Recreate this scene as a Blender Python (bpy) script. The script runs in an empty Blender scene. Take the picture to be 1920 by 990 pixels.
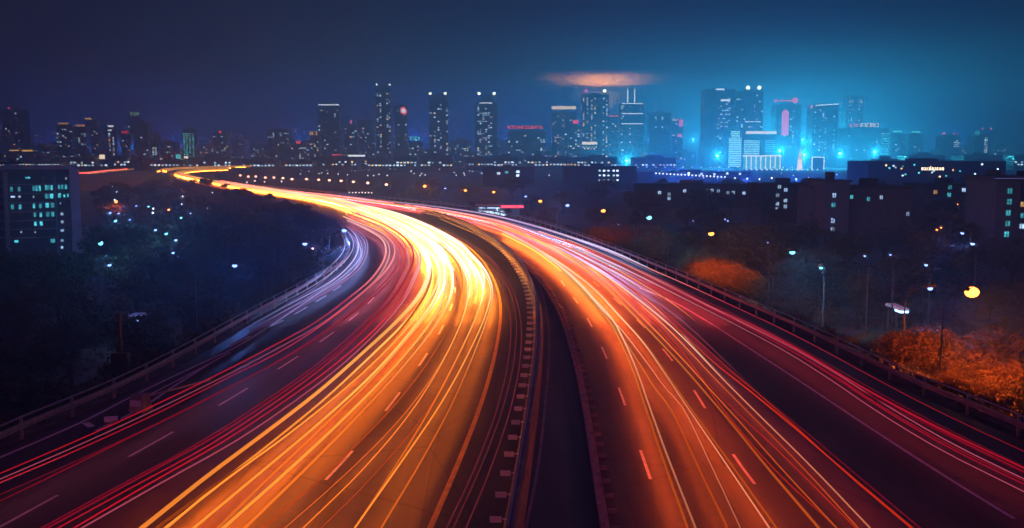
import bpy, bmesh, math, random
from mathutils import Vector, Matrix
import numpy as np
R = math.radians
random.seed(7); rng = np.random.default_rng(11)
sc = bpy.context.scene
col = sc.collection
W, H, F = 1920.0, 990.0, 1900.0
CAM_Z = 13.0
PITCH = math.atan(207.0 / F)            # horizon on row 288 of the photograph
# ------------------------------------------------------------------ camera
cd = bpy.data.cameras.new('camera'); cam = bpy.data.objects.new('camera', cd); col.objects.link(cam)
cam.location = (0, 0, CAM_Z); cam.rotation_euler = (math.pi / 2 - PITCH, 0, 0)
cd.sensor_width = 36; cd.lens = 36 * F / W; cd.clip_start = 0.5; cd.clip_end = 20000
sc.camera = cam
# ------------------------------------------------------------------ world: night sky
SUN_EL, SUN_AZ = R(-7), R(200)
wd = bpy.data.worlds.new('World'); sc.world = wd; wd.use_nodes = True
nt = wd.node_tree; nt.nodes.clear()
N = nt.nodes.new; L = nt.links.new
out = N('ShaderNodeOutputWorld'); bg = N('ShaderNodeBackground'); L(bg.outputs[0], out.inputs[0])
sky = N('ShaderNodeTexSky'); sky.sky_type = 'NISHITA'; sky.sun_disc = False
sky.sun_elevation = SUN_EL; sky.sun_rotation = SUN_AZ; sky.air_density = 1.5; sky.dust_density = 1.0
tc = N('ShaderNodeTexCoord')
def vmath(op, a, b=None):
    n = N('ShaderNodeVectorMath'); n.operation = op
    L(a, n.inputs[0])
    if b is not None:
        if hasattr(b, 'is_output'): L(b, n.inputs[1])
        else: n.inputs[1].default_value = b
    return n
def fmath(op, a, b=0.0, c=0.0, clamp=False):
    n = N('ShaderNodeMath'); n.operation = op; n.use_clamp = clamp
    for i, v in enumerate((a, b, c)):
        if hasattr(v, 'is_output'): L(v, n.inputs[i])
        else: n.inputs[i].default_value = v
    return n.outputs[0]
nv = vmath('NORMALIZE', tc.outputs['Generated'])
sep = N('ShaderNodeSeparateXYZ'); L(nv.outputs[0], sep.inputs[0])
el = sep.outputs['Z']; az = fmath('ARCTAN2', sep.outputs['X'], sep.outputs['Y'])
ramp = N('ShaderNodeValToRGB'); L(fmath('MULTIPLY', el, 3.0, clamp=True), ramp.inputs[0])
cr = ramp.color_ramp; cr.interpolation = 'EASE'
cr.elements[0].position = 0.0; cr.elements[0].color = (0.008, 0.040, 0.120, 1)
cr.elements[1].position = 1.0; cr.elements[1].color = (0.0010, 0.0028, 0.009, 1)
e = cr.elements.new(0.22); e.color = (0.0030, 0.012, 0.045, 1)
e = cr.elements.new(0.45); e.color = (0.0016, 0.0060, 0.022, 1)
# unseen violet band added at the zenith to light ground and rails
zen = N('ShaderNodeMapRange'); L(el, zen.inputs[0]); zen.inputs[1].default_value = .34; zen.inputs[2].default_value = .8; zen.interpolation_type = 'SMOOTHSTEP'
# the overcast is brighter above the lit city to the right, darker to the left
def lobe(az0, waz, el0, wel):
    a = fmath('DIVIDE', fmath('SUBTRACT', az, az0), waz); b = fmath('DIVIDE', fmath('SUBTRACT', el, el0), wel)
    return fmath('EXPONENT', fmath('MULTIPLY', fmath('ADD', fmath('MULTIPLY', a, a), fmath('MULTIPLY', b, b)), -1.0))
def addc(base, fac, colr, s=1.0):
    m = N('ShaderNodeMixRGB'); m.blend_type = 'ADD'; m.inputs[0].default_value = 1.0
    mm = N('ShaderNodeMixRGB'); mm.blend_type = 'MULTIPLY'; mm.inputs[0].default_value = 1.0
    mm.inputs[1].default_value = (*[c * s for c in colr], 1); L(fac, mm.inputs[2])
    L(base, m.inputs[1]); L(mm.outputs[0], m.inputs[2]); return m.outputs[0]
mp = N('ShaderNodeMapping'); L(nv.outputs[0], mp.inputs[0]); mp.inputs['Scale'].default_value = (2.2, 2.2, 22)
nz = N('ShaderNodeTexNoise'); L(mp.outputs[0], nz.inputs['Vector']); nz.inputs['Scale'].default_value = 1.6
nz.inputs['Detail'].default_value = 5; nz.inputs['Roughness'].default_value = 0.55
cl = N('ShaderNodeMapRange'); L(nz.outputs[0], cl.inputs[0]); cl.inputs[1].default_value = 0.3; cl.inputs[2].default_value = 0.7
cl.inputs[3].default_value = 0.45; cl.inputs[4].default_value = 1.55
lr = N('ShaderNodeMapRange'); L(az, lr.inputs[0]); lr.inputs[1].default_value = -0.5; lr.inputs[2].default_value = 0.15
lr.inputs[3].default_value = 0.5; lr.inputs[4].default_value = 1.0
mul = N('ShaderNodeMixRGB'); mul.blend_type = 'MULTIPLY'; mul.inputs[0].default_value = 1.0
L(ramp.outputs[0], mul.inputs[1]); L(fmath('MULTIPLY', cl.outputs[0], lr.outputs[0]), mul.inputs[2])
c = mul.outputs[0]
c = addc(c, fmath('MULTIPLY', lobe(0.27, 0.24, 0.035, 0.052), cl.outputs[0]), (0.010, 0.30, 0.42), 0.9)
c = addc(c, zen.outputs[0], (.034, .008, .055))
ns = N('ShaderNodeMixRGB'); ns.blend_type = 'ADD'; ns.inputs[0].default_value = 0.1
L(c, ns.inputs[1]); L(sky.outputs[0], ns.inputs[2])
L(ns.outputs[0], bg.inputs[0]); bg.inputs[1].default_value = 1.0
# ------------------------------------------------------------------ weak magenta sun added as fill to tint the dark land
sd = bpy.data.lights.new('magenta_fill', 'SUN'); so = bpy.data.objects.new('magenta_fill', sd); col.objects.link(so)
sd.energy = 0.16; sd.angle = R(12); sd.color = (0.90, 0.10, 0.62); so.rotation_euler = (R(38), 0, R(-25))
vs = sc.view_settings; vs.view_transform = 'Standard'; vs.look = 'None'; vs.exposure = 0.0; vs.gamma = 1.0; vs.use_curve_mapping = False
cy = sc.cycles
cy.use_denoising = True; cy.sample_clamp_indirect = 4.0; cy.sample_clamp_direct = 0.0
cy.max_bounces = 5; cy.diffuse_bounces = 2; cy.glossy_bounces = 2; cy.volume_bounces = 0; cy.transmission_bounces = 1
cy.use_light_tree = True; cy.caustics_reflective = False; cy.caustics_refractive = False
# ================================================================== helpers
_cp, _sp = math.cos(PITCH), math.sin(PITCH)
def ray(u, v):
    x = (u - W / 2) / F; y = -(v - H / 2) / F
    return Vector((x, _cp + y * _sp, -_sp + y * _cp))
def at(u, v, z=0.0):
    d = ray(u, v); t = (z - CAM_Z) / d.z
    return Vector((d.x * t, d.y * t, z))
def atY(u, v, Y):
    d = ray(u, v); t = Y / d.y
    return Vector((d.x * t, Y, CAM_Z + d.z * t))
def proj_u(p):
    y = p[1] * _cp - (p[2] - CAM_Z) * _sp
    return W / 2 + F * p[0] / max(y, 1e-3)
def crom(P, n=8):
    P = [Vector(p) for p in P]; Q = [P[0] * 2 - P[1]] + P + [P[-1] * 2 - P[-2]]
    o = []
    for i in range(1, len(Q) - 2):
        p0, p1, p2, p3 = Q[i - 1], Q[i], Q[i + 1], Q[i + 2]
        t0 = 0; t1 = t0 + max((p1 - p0).length, 1e-4) ** .5; t2 = t1 + max((p2 - p1).length, 1e-4) ** .5; t3 = t2 + max((p3 - p2).length, 1e-4) ** .5
        for k in range(n):
            t = t1 + (t2 - t1) * k / n
            a1 = p0 * ((t1 - t) / (t1 - t0)) + p1 * ((t - t0) / (t1 - t0)); a2 = p1 * ((t2 - t) / (t2 - t1)) + p2 * ((t - t1) / (t2 - t1))
            a3 = p2 * ((t3 - t) / (t3 - t2)) + p3 * ((t - t2) / (t3 - t2))
            b1 = a1 * ((t2 - t) / (t2 - t0)) + a2 * ((t - t0) / (t2 - t0)); b2 = a2 * ((t3 - t) / (t3 - t1)) + a3 * ((t - t1) / (t3 - t1))
            o.append(b1 * ((t2 - t) / (t2 - t1)) + b2 * ((t - t1) / (t2 - t1)))
    o.append(P[-1]); return o
def resample(P, step):
    P = [Vector(p) for p in P]; o = [P[0].copy()]; acc = 0.0
    for a, b in zip(P, P[1:]):
        l = (b - a).length
        if l < 1e-6: continue
        t = step - acc
        while t <= l:
            o.append(a + (b - a) * (t / l)); t += step
        acc = (acc + l) % step
    return o
def normals(P):
    o = []
    for i in range(len(P)):
        d = P[min(i + 1, len(P) - 1)] - P[max(i - 1, 0)]; d = Vector((d.x, d.y, 0))
        if d.length < 1e-6: d = Vector((0, 1, 0))
        d.normalize(); o.append(Vector((d.y, -d.x, 0)))    # to the right of travel
    return o
class MB:
    def __init__(s): s.v = []; s.f = []; s.m = []; s.sm = False
    def face(s, idx, m=0): s.f.append(tuple(idx)); s.m.append(m)
    def quad(s, a, b, c, d, m=0):
        i = len(s.v); s.v += [tuple(a), tuple(b), tuple(c), tuple(d)]; s.face((i, i + 1, i + 2, i + 3), m)
    def box(s, x0, x1, y0, y1, z0, z1, m=0, taper=0.0):
        i = len(s.v); t = taper
        s.v += [(x0, y0, z0), (x1, y0, z0), (x1, y1, z0), (x0, y1, z0), (x0 + t, y0 + t, z1), (x1 - t, y0 + t, z1), (x1 - t, y1 - t, z1), (x0 + t, y1 - t, z1)]
        for q in ((3, 2, 1, 0), (4, 5, 6, 7), (0, 1, 5, 4), (1, 2, 6, 5), (2, 3, 7, 6), (3, 0, 4, 7)): s.face([i + k for k in q], m)
    def tube(s, P, r, n=8, m=0, cap=True):
        P = [Vector(p) for p in P]; rr = r if isinstance(r, (list, tuple)) else [r] * len(P); b = len(s.v)
        for i, p in enumerate(P):
            d = (P[min(i + 1, len(P) - 1)] - P[max(i - 1, 0)]).normalized()
            a = Vector((0, 0, 1)) if abs(d.z) < .9 else Vector((1, 0, 0))
            x = d.cross(a).normalized(); y = x.cross(d)
            for k in range(n):
                t = 2 * math.pi * k / n; s.v.append(tuple(p + (x * math.cos(t) + y * math.sin(t)) * rr[i]))
        for i in range(len(P) - 1):
            for k in range(n):
                k2 = (k + 1) % n; s.face((b + i * n + k, b + i * n + k2, b + (i + 1) * n + k2, b + (i + 1) * n + k), m)
        if cap: s.face([b + k for k in range(n)], m); s.face([b + (len(P) - 1) * n + k for k in reversed(range(n))], m)
    def ball(s, c, rx, ry=None, rz=None, nu=12, nv=8, m=0):
        ry = ry or rx; rz = rz or rx; b = len(s.v)
        for j in range(nv + 1):
            p = math.pi * j / nv
            for i in range(nu):
                t = 2 * math.pi * i / nu
                s.v.append((c[0] + rx * math.sin(p) * math.cos(t), c[1] + ry * math.sin(p) * math.sin(t), c[2] + rz * math.cos(p)))
        for j in range(nv):
            for i in range(nu):
                i2 = (i + 1) % nu; s.face((b + j * nu + i, b + (j + 1) * nu + i, b + (j + 1) * nu + i2, b + j * nu + i2), m)
    def sweep(s, P, prof, m=0, closed=True):
        """profile (side offset to the right, height) carried along P"""
        P = [Vector(p) for p in P]; Nn = normals(P); b = len(s.v); k = len(prof)
        for p, n in zip(P, Nn):
            for (o, h) in prof: s.v.append(tuple(p + n * o + Vector((0, 0, h))))
        rng_ = range(k) if closed else range(k - 1)
        for i in range(len(P) - 1):
            for j in rng_:
                j2 = (j + 1) % k; s.face((b + i * k + j, b + i * k + j2, b + (i + 1) * k + j2, b + (i + 1) * k + j), m)
        if closed:
            s.face([b + j for j in range(k)], m); s.face([b + (len(P) - 1) * k + j for j in reversed(range(k))], m)
    def mesh(s, name, mats, smooth=False):
        me = bpy.data.meshes.new(name); me.from_pydata(s.v, [], s.f)
        for mt in (mats if isinstance(mats, (list, tuple)) else [mats]): me.materials.append(mt)
        me.polygons.foreach_set('material_index', s.m)
        if smooth: me.polygons.foreach_set('use_smooth', [True] * len(s.f))
        me.update(); return me
    def build(s, name, mats, parent=None, loc=None, smooth=False):
        o = bpy.data.objects.new(name, s.mesh(name, mats, smooth)); col.objects.link(o)
        if parent: o.parent = parent
        if loc is not None: o.location = loc
        return o
ORD = {}
def tag(o, label=None, cat=None, group=None, kind=None):
    if label: o['label'] = label
    if cat: o['category'] = cat
    if group: o['group'] = group
    if kind: o['kind'] = kind
    return o
def empty(name, loc, label, cat, group=None, rz=0.0):
    o = bpy.data.objects.new(name, None); col.objects.link(o); o.location = loc; o.rotation_euler.z = rz; o.empty_display_size = 1
    return tag(o, label, cat, group)
def struct(o): o['kind'] = 'structure'; return o
def child(name, me, parent, loc=(0, 0, 0), rz=0.0, scale=None):
    o = bpy.data.objects.new(name, me); col.objects.link(o); o.parent = parent; o.location = loc
    if rz: o.rotation_euler.z = rz
    if scale: o.scale = scale
    return o
def copy_tree(o, parent=None):
    c = o.copy(); col.objects.link(c)
    if parent: c.parent = parent
    for ch in list(o.children): copy_tree(ch, c)
    return c
WORDS = ['', 'second ', 'third ', 'fourth ', 'fifth ', 'sixth ', 'seventh ', 'eighth ', 'ninth ', 'tenth ', 'eleventh ', 'twelfth ', 'thirteenth ', 'fourteenth ', 'fifteenth ', 'sixteenth ',
         'seventeenth ', 'eighteenth ', 'nineteenth ', 'twentieth ', '21st ', '22nd ', '23rd ', '24th ', '25th ', '26th ', '27th ', '28th ', '29th ', '30th ']
def nth(i): return WORDS[i] if i < len(WORDS) else '%dth ' % (i + 1)
def order(o, key, template, u):
    """note a look-alike; its place from the left is written into its label once all of its row are known"""
    ORD.setdefault((key, template), []).append((u, o))
def finish_orders():
    for (key, tmpl), lst in ORD.items():
        lst.sort(key=lambda t: t[0])
        n = len(lst)
        for i, (u, o) in enumerate(lst):
            if n == 1: w = 'only one'
            elif i < (n + 1) // 2: w = 'leftmost' if i == 0 else (nth(i) + 'from the left').strip()
            else: j = n - 1 - i; w = 'rightmost' if j == 0 else (nth(j) + 'from the right').strip()
            o['label'] = tmpl.replace('{ord}', w)
# ------------------------------------------------------------------ materials
def mat(name, base, rough=0.7, var=0.35, scale=3.0, spec=0.3, metal=0.0, bump=0.0, coord='Object'):
    m = bpy.data.materials.new(name); m.use_nodes = True; t = m.node_tree; b = t.nodes['Principled BSDF']
    b.inputs['Roughness'].default_value = rough; b.inputs['Metallic'].default_value = metal; b.inputs['Specular IOR Level'].default_value = spec
    c = t.nodes.new('ShaderNodeTexCoord'); n = t.nodes.new('ShaderNodeTexNoise'); n.inputs['Scale'].default_value = scale; n.inputs['Detail'].default_value = 6
    t.links.new(c.outputs[coord], n.inputs['Vector'])
    r = t.nodes.new('ShaderNodeValToRGB'); r.color_ramp.elements[0].position = .3; r.color_ramp.elements[1].position = .72
    r.color_ramp.elements[0].color = (*[x * (1 - var) for x in base], 1); r.color_ramp.elements[1].color = (*[min(1, x * (1 + var)) for x in base], 1)
    t.links.new(n.outputs[0], r.inputs[0]); t.links.new(r.outputs[0], b.inputs['Base Color'])
    if bump:
        bp = t.nodes.new('ShaderNodeBump'); bp.inputs['Strength'].default_value = bump; bp.inputs['Distance'].default_value = .05
        n2 = t.nodes.new('ShaderNodeTexNoise'); n2.inputs['Scale'].default_value = scale * 12; n2.inputs['Detail'].default_value = 3
        t.links.new(c.outputs[coord], n2.inputs['Vector']); t.links.new(n2.outputs[0], bp.inputs['Height']); t.links.new(bp.outputs[0], b.inputs['Normal'])
    return m
def emit(name, colr, s, sample=False):
    m = bpy.data.materials.new(name); m.use_nodes = True; t = m.node_tree; t.nodes.clear()
    o = t.nodes.new('ShaderNodeOutputMaterial'); e = t.nodes.new('ShaderNodeEmission'); e.inputs[0].default_value = (*colr, 1); e.inputs[1].default_value = s
    t.links.new(e.outputs[0], o.inputs[0]); m.cycles.emission_sampling = 'FRONT' if sample else 'NONE'
    return m
def window_light(name, colr, s):
    """a lit room: uneven brightness from curtains and lamps, another level in every window"""
    m = emit(name, colr, s); t = m.node_tree; e = [n for n in t.nodes if n.type == 'EMISSION'][0]
    c = t.nodes.new('ShaderNodeTexCoord'); n = t.nodes.new('ShaderNodeTexNoise'); n.inputs['Scale'].default_value = 1.7; n.inputs['Detail'].default_value = 2; oi = t.nodes.new('ShaderNodeObjectInfo')
    av = t.nodes.new('ShaderNodeVectorMath'); av.operation = 'ADD'; t.links.new(c.outputs['Object'], av.inputs[0]); t.links.new(oi.outputs['Location'], av.inputs[1]); t.links.new(av.outputs[0], n.inputs['Vector'])
    r = t.nodes.new('ShaderNodeMapRange'); r.inputs[1].default_value = .3; r.inputs[2].default_value = .7; r.inputs[3].default_value = .35 * s; r.inputs[4].default_value = 1.15 * s; t.links.new(n.outputs[0], r.inputs[0])
    q = t.nodes.new('ShaderNodeMapRange'); q.inputs[3].default_value = .3; q.inputs[4].default_value = 1.25; t.links.new(oi.outputs['Random'], q.inputs[0])
    mu = t.nodes.new('ShaderNodeMath'); mu.operation = 'MULTIPLY'; t.links.new(r.outputs[0], mu.inputs[0]); t.links.new(q.outputs[0], mu.inputs[1]); t.links.new(mu.outputs[0], e.inputs[1])
    return m
def asphalt():
    m = bpy.data.materials.new('asphalt'); m.use_nodes = True; t = m.node_tree; b = t.nodes['Principled BSDF']; n = t.nodes.new; l = t.links.new
    c = n('ShaderNodeTexCoord')
    def noise(s, d, sc_=None):
        k = n('ShaderNodeTexNoise'); k.inputs['Scale'].default_value = s; k.inputs['Detail'].default_value = d
        if sc_:
            mpn = n('ShaderNodeMapping'); mpn.inputs['Scale'].default_value = sc_; l(c.outputs['Object'], mpn.inputs[0]); l(mpn.outputs[0], k.inputs['Vector'])
        else: l(c.outputs['Object'], k.inputs['Vector'])
        return k.outputs[0]
    big = noise(.12, 5); mid = noise(1.3, 6); fine = noise(40, 3); wear = noise(1.0, 4, (1.2, .03, 1))
    def mm(op, a, bb):
        k = n('ShaderNodeMath'); k.operation = op
        for i, x in enumerate((a, bb)):
            if hasattr(x, 'is_output'): l(x, k.inputs[i])
            else: k.inputs[i].default_value = x
        return k.outputs[0]
    uvn = n('ShaderNodeUVMap'); uvn.uv_map = 'road'; us = n('ShaderNodeSeparateXYZ'); l(uvn.outputs[0], us.inputs[0])
    def mapped(sx, sy, scale, det):
        mpn = n('ShaderNodeMapping'); mpn.inputs['Scale'].default_value = (sx, sy, 1); l(uvn.outputs[0], mpn.inputs[0]); k = n('ShaderNodeTexNoise'); k.inputs['Scale'].default_value = scale; k.inputs['Detail'].default_value = det; l(mpn.outputs[0], k.inputs['Vector']); return k.outputs[0]
    tyre = mapped(.95, .012, 1.0, 3); drip = mapped(.6, .06, 1.0, 5)
    s = mm('ADD', mm('ADD', mm('MULTIPLY', big, .25), mm('MULTIPLY', mid, .2)), mm('ADD', mm('ADD', mm('MULTIPLY', tyre, .35), mm('MULTIPLY', drip, .2)), mm('MULTIPLY', fine, .12)))
    r = n('ShaderNodeValToRGB'); r.color_ramp.elements[0].position = .42; r.color_ramp.elements[1].position = .70
    r.color_ramp.elements[0].color = (.024, .024, .025, 1); r.color_ramp.elements[1].color = (.105, .102, .098, 1); l(s, r.inputs[0])
    # resurfaced patches and transverse joints
    bk = n('ShaderNodeTexBrick'); bk.offset = .37; bk.inputs['Scale'].default_value = 1.0; bk.inputs['Brick Width'].default_value = 3.8; bk.inputs['Row Height'].default_value = 19.0; bk.inputs['Mortar Size'].default_value = .045
    bk.inputs['Color1'].default_value = (.82, .82, .82, 1); bk.inputs['Color2'].default_value = (1.1, 1.1, 1.1, 1); bk.inputs['Mortar'].default_value = (.5, .5, .5, 1); l(uvn.outputs[0], bk.inputs['Vector'])
    pm_ = n('ShaderNodeMixRGB'); pm_.blend_type = 'MULTIPLY'; pm_.inputs[0].default_value = .8; l(r.outputs[0], pm_.inputs[1]); l(bk.outputs[0], pm_.inputs[2]); r = pm_
    # tar-sealed cracks
    vo = n('ShaderNodeTexVoronoi'); vo.feature = 'DISTANCE_TO_EDGE'; vo.inputs['Scale'].default_value = .09; l(c.outputs['Object'], vo.inputs['Vector'])
    ck = n('ShaderNodeMapRange'); l(vo.outputs[0], ck.inputs[0]); ck.inputs[1].default_value = .0; ck.inputs[2].default_value = .006; ck.inputs[3].default_value = .45; ck.inputs[4].default_value = 1
    mx = n('ShaderNodeMixRGB'); mx.blend_type = 'MULTIPLY'; mx.inputs[0].default_value = 1; l(r.outputs[0], mx.inputs[1]); l(ck.outputs[0], mx.inputs[2])
    l(mx.outputs[0], b.inputs['Base Color'])
    rr = n('ShaderNodeMapRange'); l(mid, rr.inputs[0]); rr.inputs[3].default_value = .42; rr.inputs[4].default_value = .66; l(rr.outputs[0], b.inputs['Roughness'])
    bp = n('ShaderNodeBump'); bp.inputs['Strength'].default_value = .25; bp.inputs['Distance'].default_value = .02; l(fine, bp.inputs['Height']); l(bp.outputs[0], b.inputs['Normal'])
    b.inputs['Specular IOR Level'].default_value = .4
    return m
def facade(name, base, pitch=(3.2, 3.3)):
    """dark curtain wall: floor bands and mullions in real metres"""
    m = bpy.data.materials.new(name); m.use_nodes = True; t = m.node_tree; b = t.nodes['Principled BSDF']; n = t.nodes.new; l = t.links.new
    c = n('ShaderNodeTexCoord'); s = n('ShaderNodeSeparateXYZ'); l(c.outputs['Object'], s.inputs[0])
    def band(a, p, w):
        k = n('ShaderNodeMath'); k.operation = 'FRACT'; q = n('ShaderNodeMath'); q.operation = 'DIVIDE'; q.inputs[1].default_value = p; l(a, q.inputs[0]); l(q.outputs[0], k.inputs[0])
        g = n('ShaderNodeMath'); g.operation = 'LESS_THAN'; g.inputs[1].default_value = w; l(k.outputs[0], g.inputs[0]); return g.outputs[0]
    ad = n('ShaderNodeMath'); ad.operation = 'ADD'; l(s.outputs['X'], ad.inputs[0]); l(s.outputs['Y'], ad.inputs[1])
    mx = n('ShaderNodeMath'); mx.operation = 'MAXIMUM'; l(band(s.outputs['Z'], pitch[1], .36), mx.inputs[0]); l(band(ad.outputs[0], pitch[0], .22), mx.inputs[1])
    r = n('ShaderNodeMixRGB'); r.inputs[1].default_value = (*[x * .35 for x in base], 1); r.inputs[2].default_value = (*base, 1); l(mx.outputs[0], r.inputs[0])
    l(r.outputs[0], b.inputs['Base Color'])
    rr = n('ShaderNodeMapRange'); l(mx.outputs[0], rr.inputs[0]); rr.inputs[3].default_value = .2; rr.inputs[4].default_value = .75; l(rr.outputs[0], b.inputs['Roughness'])
    return m
def foliage(name, a, b_):
    m = bpy.data.materials.new(name); m.use_nodes = True; t = m.node_tree; b = t.nodes['Principled BSDF']; n = t.nodes.new; l = t.links.new
    c = n('ShaderNodeTexCoord'); k = n('ShaderNodeTexNoise'); k.inputs['Scale'].default_value = 1.4; k.inputs['Detail'].default_value = 5; l(c.outputs['Object'], k.inputs['Vector'])
    oi = n('ShaderNodeObjectInfo'); ad = n('ShaderNodeMath'); ad.operation = 'MULTIPLY_ADD'; ad.inputs[1].default_value = .35; l(oi.outputs['Random'], ad.inputs[0]); l(k.outputs[0], ad.inputs[2])
    r = n('ShaderNodeValToRGB'); r.color_ramp.elements[0].position = .4; r.color_ramp.elements[1].position = .95
    r.color_ramp.elements[0].color = (*a, 1); r.color_ramp.elements[1].color = (*b_, 1); l(ad.outputs[0], r.inputs[0]); l(r.outputs[0], b.inputs['Base Color'])
    b.inputs['Roughness'].default_value = .6; b.inputs['Specular IOR Level'].default_value = .25
    tr = n('ShaderNodeBsdfTranslucent'); l(r.outputs[0], tr.inputs[0]); ms = n('ShaderNodeMixShader'); ms.inputs[0].default_value = .35
    l(b.outputs[0], ms.inputs[1]); l(tr.outputs[0], ms.inputs[2]); l(ms.outputs[0], t.nodes['Material Output'].inputs['Surface'])
    return m
M = dict(
    asphalt=asphalt(), soil=mat('soil_and_grass', (.10, .070, .060), .95, .6, .25, .1, bump=.5), verge=mat('verge', (.10, .075, .065), .95, .5, .8, .1, bump=.5),
    paint=mat('road_paint', (.72, .72, .70), .6, .2, 2.0), ypaint=mat('yellow_road_paint', (.70, .48, .12), .6, .2, 2.0),
    steel=mat('galvanised_steel', (.52, .50, .52), .45, .2, 4.0, .5, .7), concrete=mat('concrete', (.30, .29, .28), .85, .3, 1.2, .2, bump=.3),
    plate=mat('white_plate', (.85, .84, .85), .5, .1, 3), pole=mat('painted_pole', (.08, .08, .09), .5, .15, 3, .4, .3), dark=mat('dark_metal', (.05, .05, .06), .6, .2, 3),
    bark=mat('bark', (.06, .045, .035), .95, .4, 3, .1, bump=.5), leaf=foliage('leaves', (.060, .040, .030), (.12, .085, .055)), rleaf=foliage('russet_leaves', (.045, .018, .008), (.20, .085, .03)),  # rleaf is the redder leaf colour of the roadside trees and bushes
    glass=facade('tower_glass', (.055, .065, .10)), stone=facade('tower_stone', (.09, .09, .12), (4.0, 3.4)), wall=mat('render_wall', (.27, .27, .33), .85, .2, .4, .2),
    dwall=mat('dark_wall', (.10, .10, .13), .85, .25, .4, .2), roof=mat('roofing', (.06, .06, .08), .9, .3, .3, .2), pane=mat('dark_pane', (.02, .025, .035), .12, .2, 2, .6),
    w_cool=window_light('cool_lit_window', (.55, .80, 1.0), 6.5), w_teal=window_light('teal_lit_window', (.10, .72, .78), 5.0), w_warm=window_light('warm_lit_window', (1.0, .66, .28), 6.5), w_band=emit('pale_lit_floor', (.36, .92, .90), 4.5),
    n_cool=window_light('cool_room', (.45, .68, 1.0), 1.5), n_teal=window_light('teal_room', (.08, .60, .72), 1.5), n_warm=window_light('warm_room', (1.0, .55, .2), 1.1),
    s_red=emit('red_sign_light', (1.0, .04, .07), 4.5), s_pink=emit('pink_sign_light', (1.0, .16, .42), 3.2), s_amber=emit('amber_sign_light', (1.0, .48, .10), 3.2), s_cream=emit('cream_sign_light', (1.0, .78, .55), 4.0),
    s_white=emit('white_sign_light', (.85, .95, 1.0), 4.5), s_teal=emit('teal_sign_light', (.12, .95, .90), 4.0), s_green=emit('green_sign_light', (.45, .85, .4), 2.5), beacon=emit('roof_beacon', (.95, 1.0, .75), 10.0), s_violet=emit('violet_roof_line', (.35, .32, .95), .35),
)
# ================================================================== road geometry (all at z = 0)
LB = [(-23.4, 8), (-22.9, 26)] + [tuple(at(u, v))[:2] for u, v in ((0, 850), (250, 735), (500, 591), (640, 506), (660, 478), (655, 450), (640, 426), (600, 399), (520, 377), (440, 355), (380, 343), (330, 332), (304, 322))] + [(-272, 860), (-262, 1040)]
RB = [(25.0, 8), (24.4, 26)] + [tuple(at(u, v))[:2] for u, v in ((1920, 830), (1700, 733), (1500, 632), (1350, 563), (1230, 509), (1100, 455), (1000, 420), (900, 397), (750, 378), (600, 362), (500, 352), (440, 342), (400, 330))] + [(-232, 860), (-224, 1040)]
LBs = crom([Vector((x, y, 0)) for x, y in LB], 8); RBs = crom([Vector((x, y, 0)) for x, y in RB], 8)
b = MB(); K = 7
for p, q in zip(LBs, RBs):
    for k in range(K): b.v.append(tuple(p.lerp(q, k / (K - 1))))
for i in range(len(LBs) - 1):
    for k in range(K - 1): j = i * K + k; b.face((j, j + 1, j + K + 1, j + K))
hw = struct(b.build('highway', M['asphalt'])); al = [0.0]
for i in range(1, len(LBs)): al.append(al[-1] + ((LBs[i] + RBs[i]) / 2 - (LBs[i - 1] + RBs[i - 1]) / 2).length)
uvl = hw.data.uv_layers.new(name='road'); vi = np.empty(len(hw.data.loops), dtype=np.int32); hw.data.loops.foreach_get('vertex_index', vi)
wid = [(q - p).length for p, q in zip(LBs, RBs)]
uvl.data.foreach_set('uv', np.array([(((v % K) / (K - 1) - .5) * wid[v // K], al[v // K]) for v in vi], dtype=np.float32).ravel())
G = -10.0
for side, P in ((-1, LBs), (1, RBs)):
    b = MB(); b.sweep(P, [(0, -.05), (side * .9, -.12), (side * 2.2, -.35), (side * 9, -4.9), (side * 17.5, G - .05)] if side > 0 else [(-17.5, G - .05), (-9, -4.9), (-2.2, -.35), (-.9, -.12), (0, -.05)], closed=False)
    struct(b.build('embankment', M['verge']))
b = MB(); n = 14
xs = [-3800 + 7600 * i / n for i in range(n + 1)]; ys = [-180 + 5000 * (i / n) for i in range(n + 1)]
for y in ys:
    for x in xs: b.v.append((x, y, G))
for j in range(n):
    for i in range(n): k = j * (n + 1) + i; b.face((k, k + 1, k + n + 2, k + n + 1))
struct(b.build('ground', M['soil']))
LBa = np.array([(p.x, p.y) for p in LBs]); RBa = np.array([(p.x, p.y) for p in RBs])
def road_gap(x, y):
    """metres outside the carriageway edge, negative on the road"""
    i = np.interp(y, LBa[:, 1], LBa[:, 0]); j = np.interp(y, RBa[:, 1], RBa[:, 0])
    d = min(np.hypot(LBa[:, 0] - x, LBa[:, 1] - y).min(), np.hypot(RBa[:, 0] - x, RBa[:, 1] - y).min())
    return -d if i < x < j else d
def gz(x, y):
    d = road_gap(x, y)
    if d <= 2.2: return -.35
    return max(G, -.35 - (d - 2.2) / 1.56)
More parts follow.
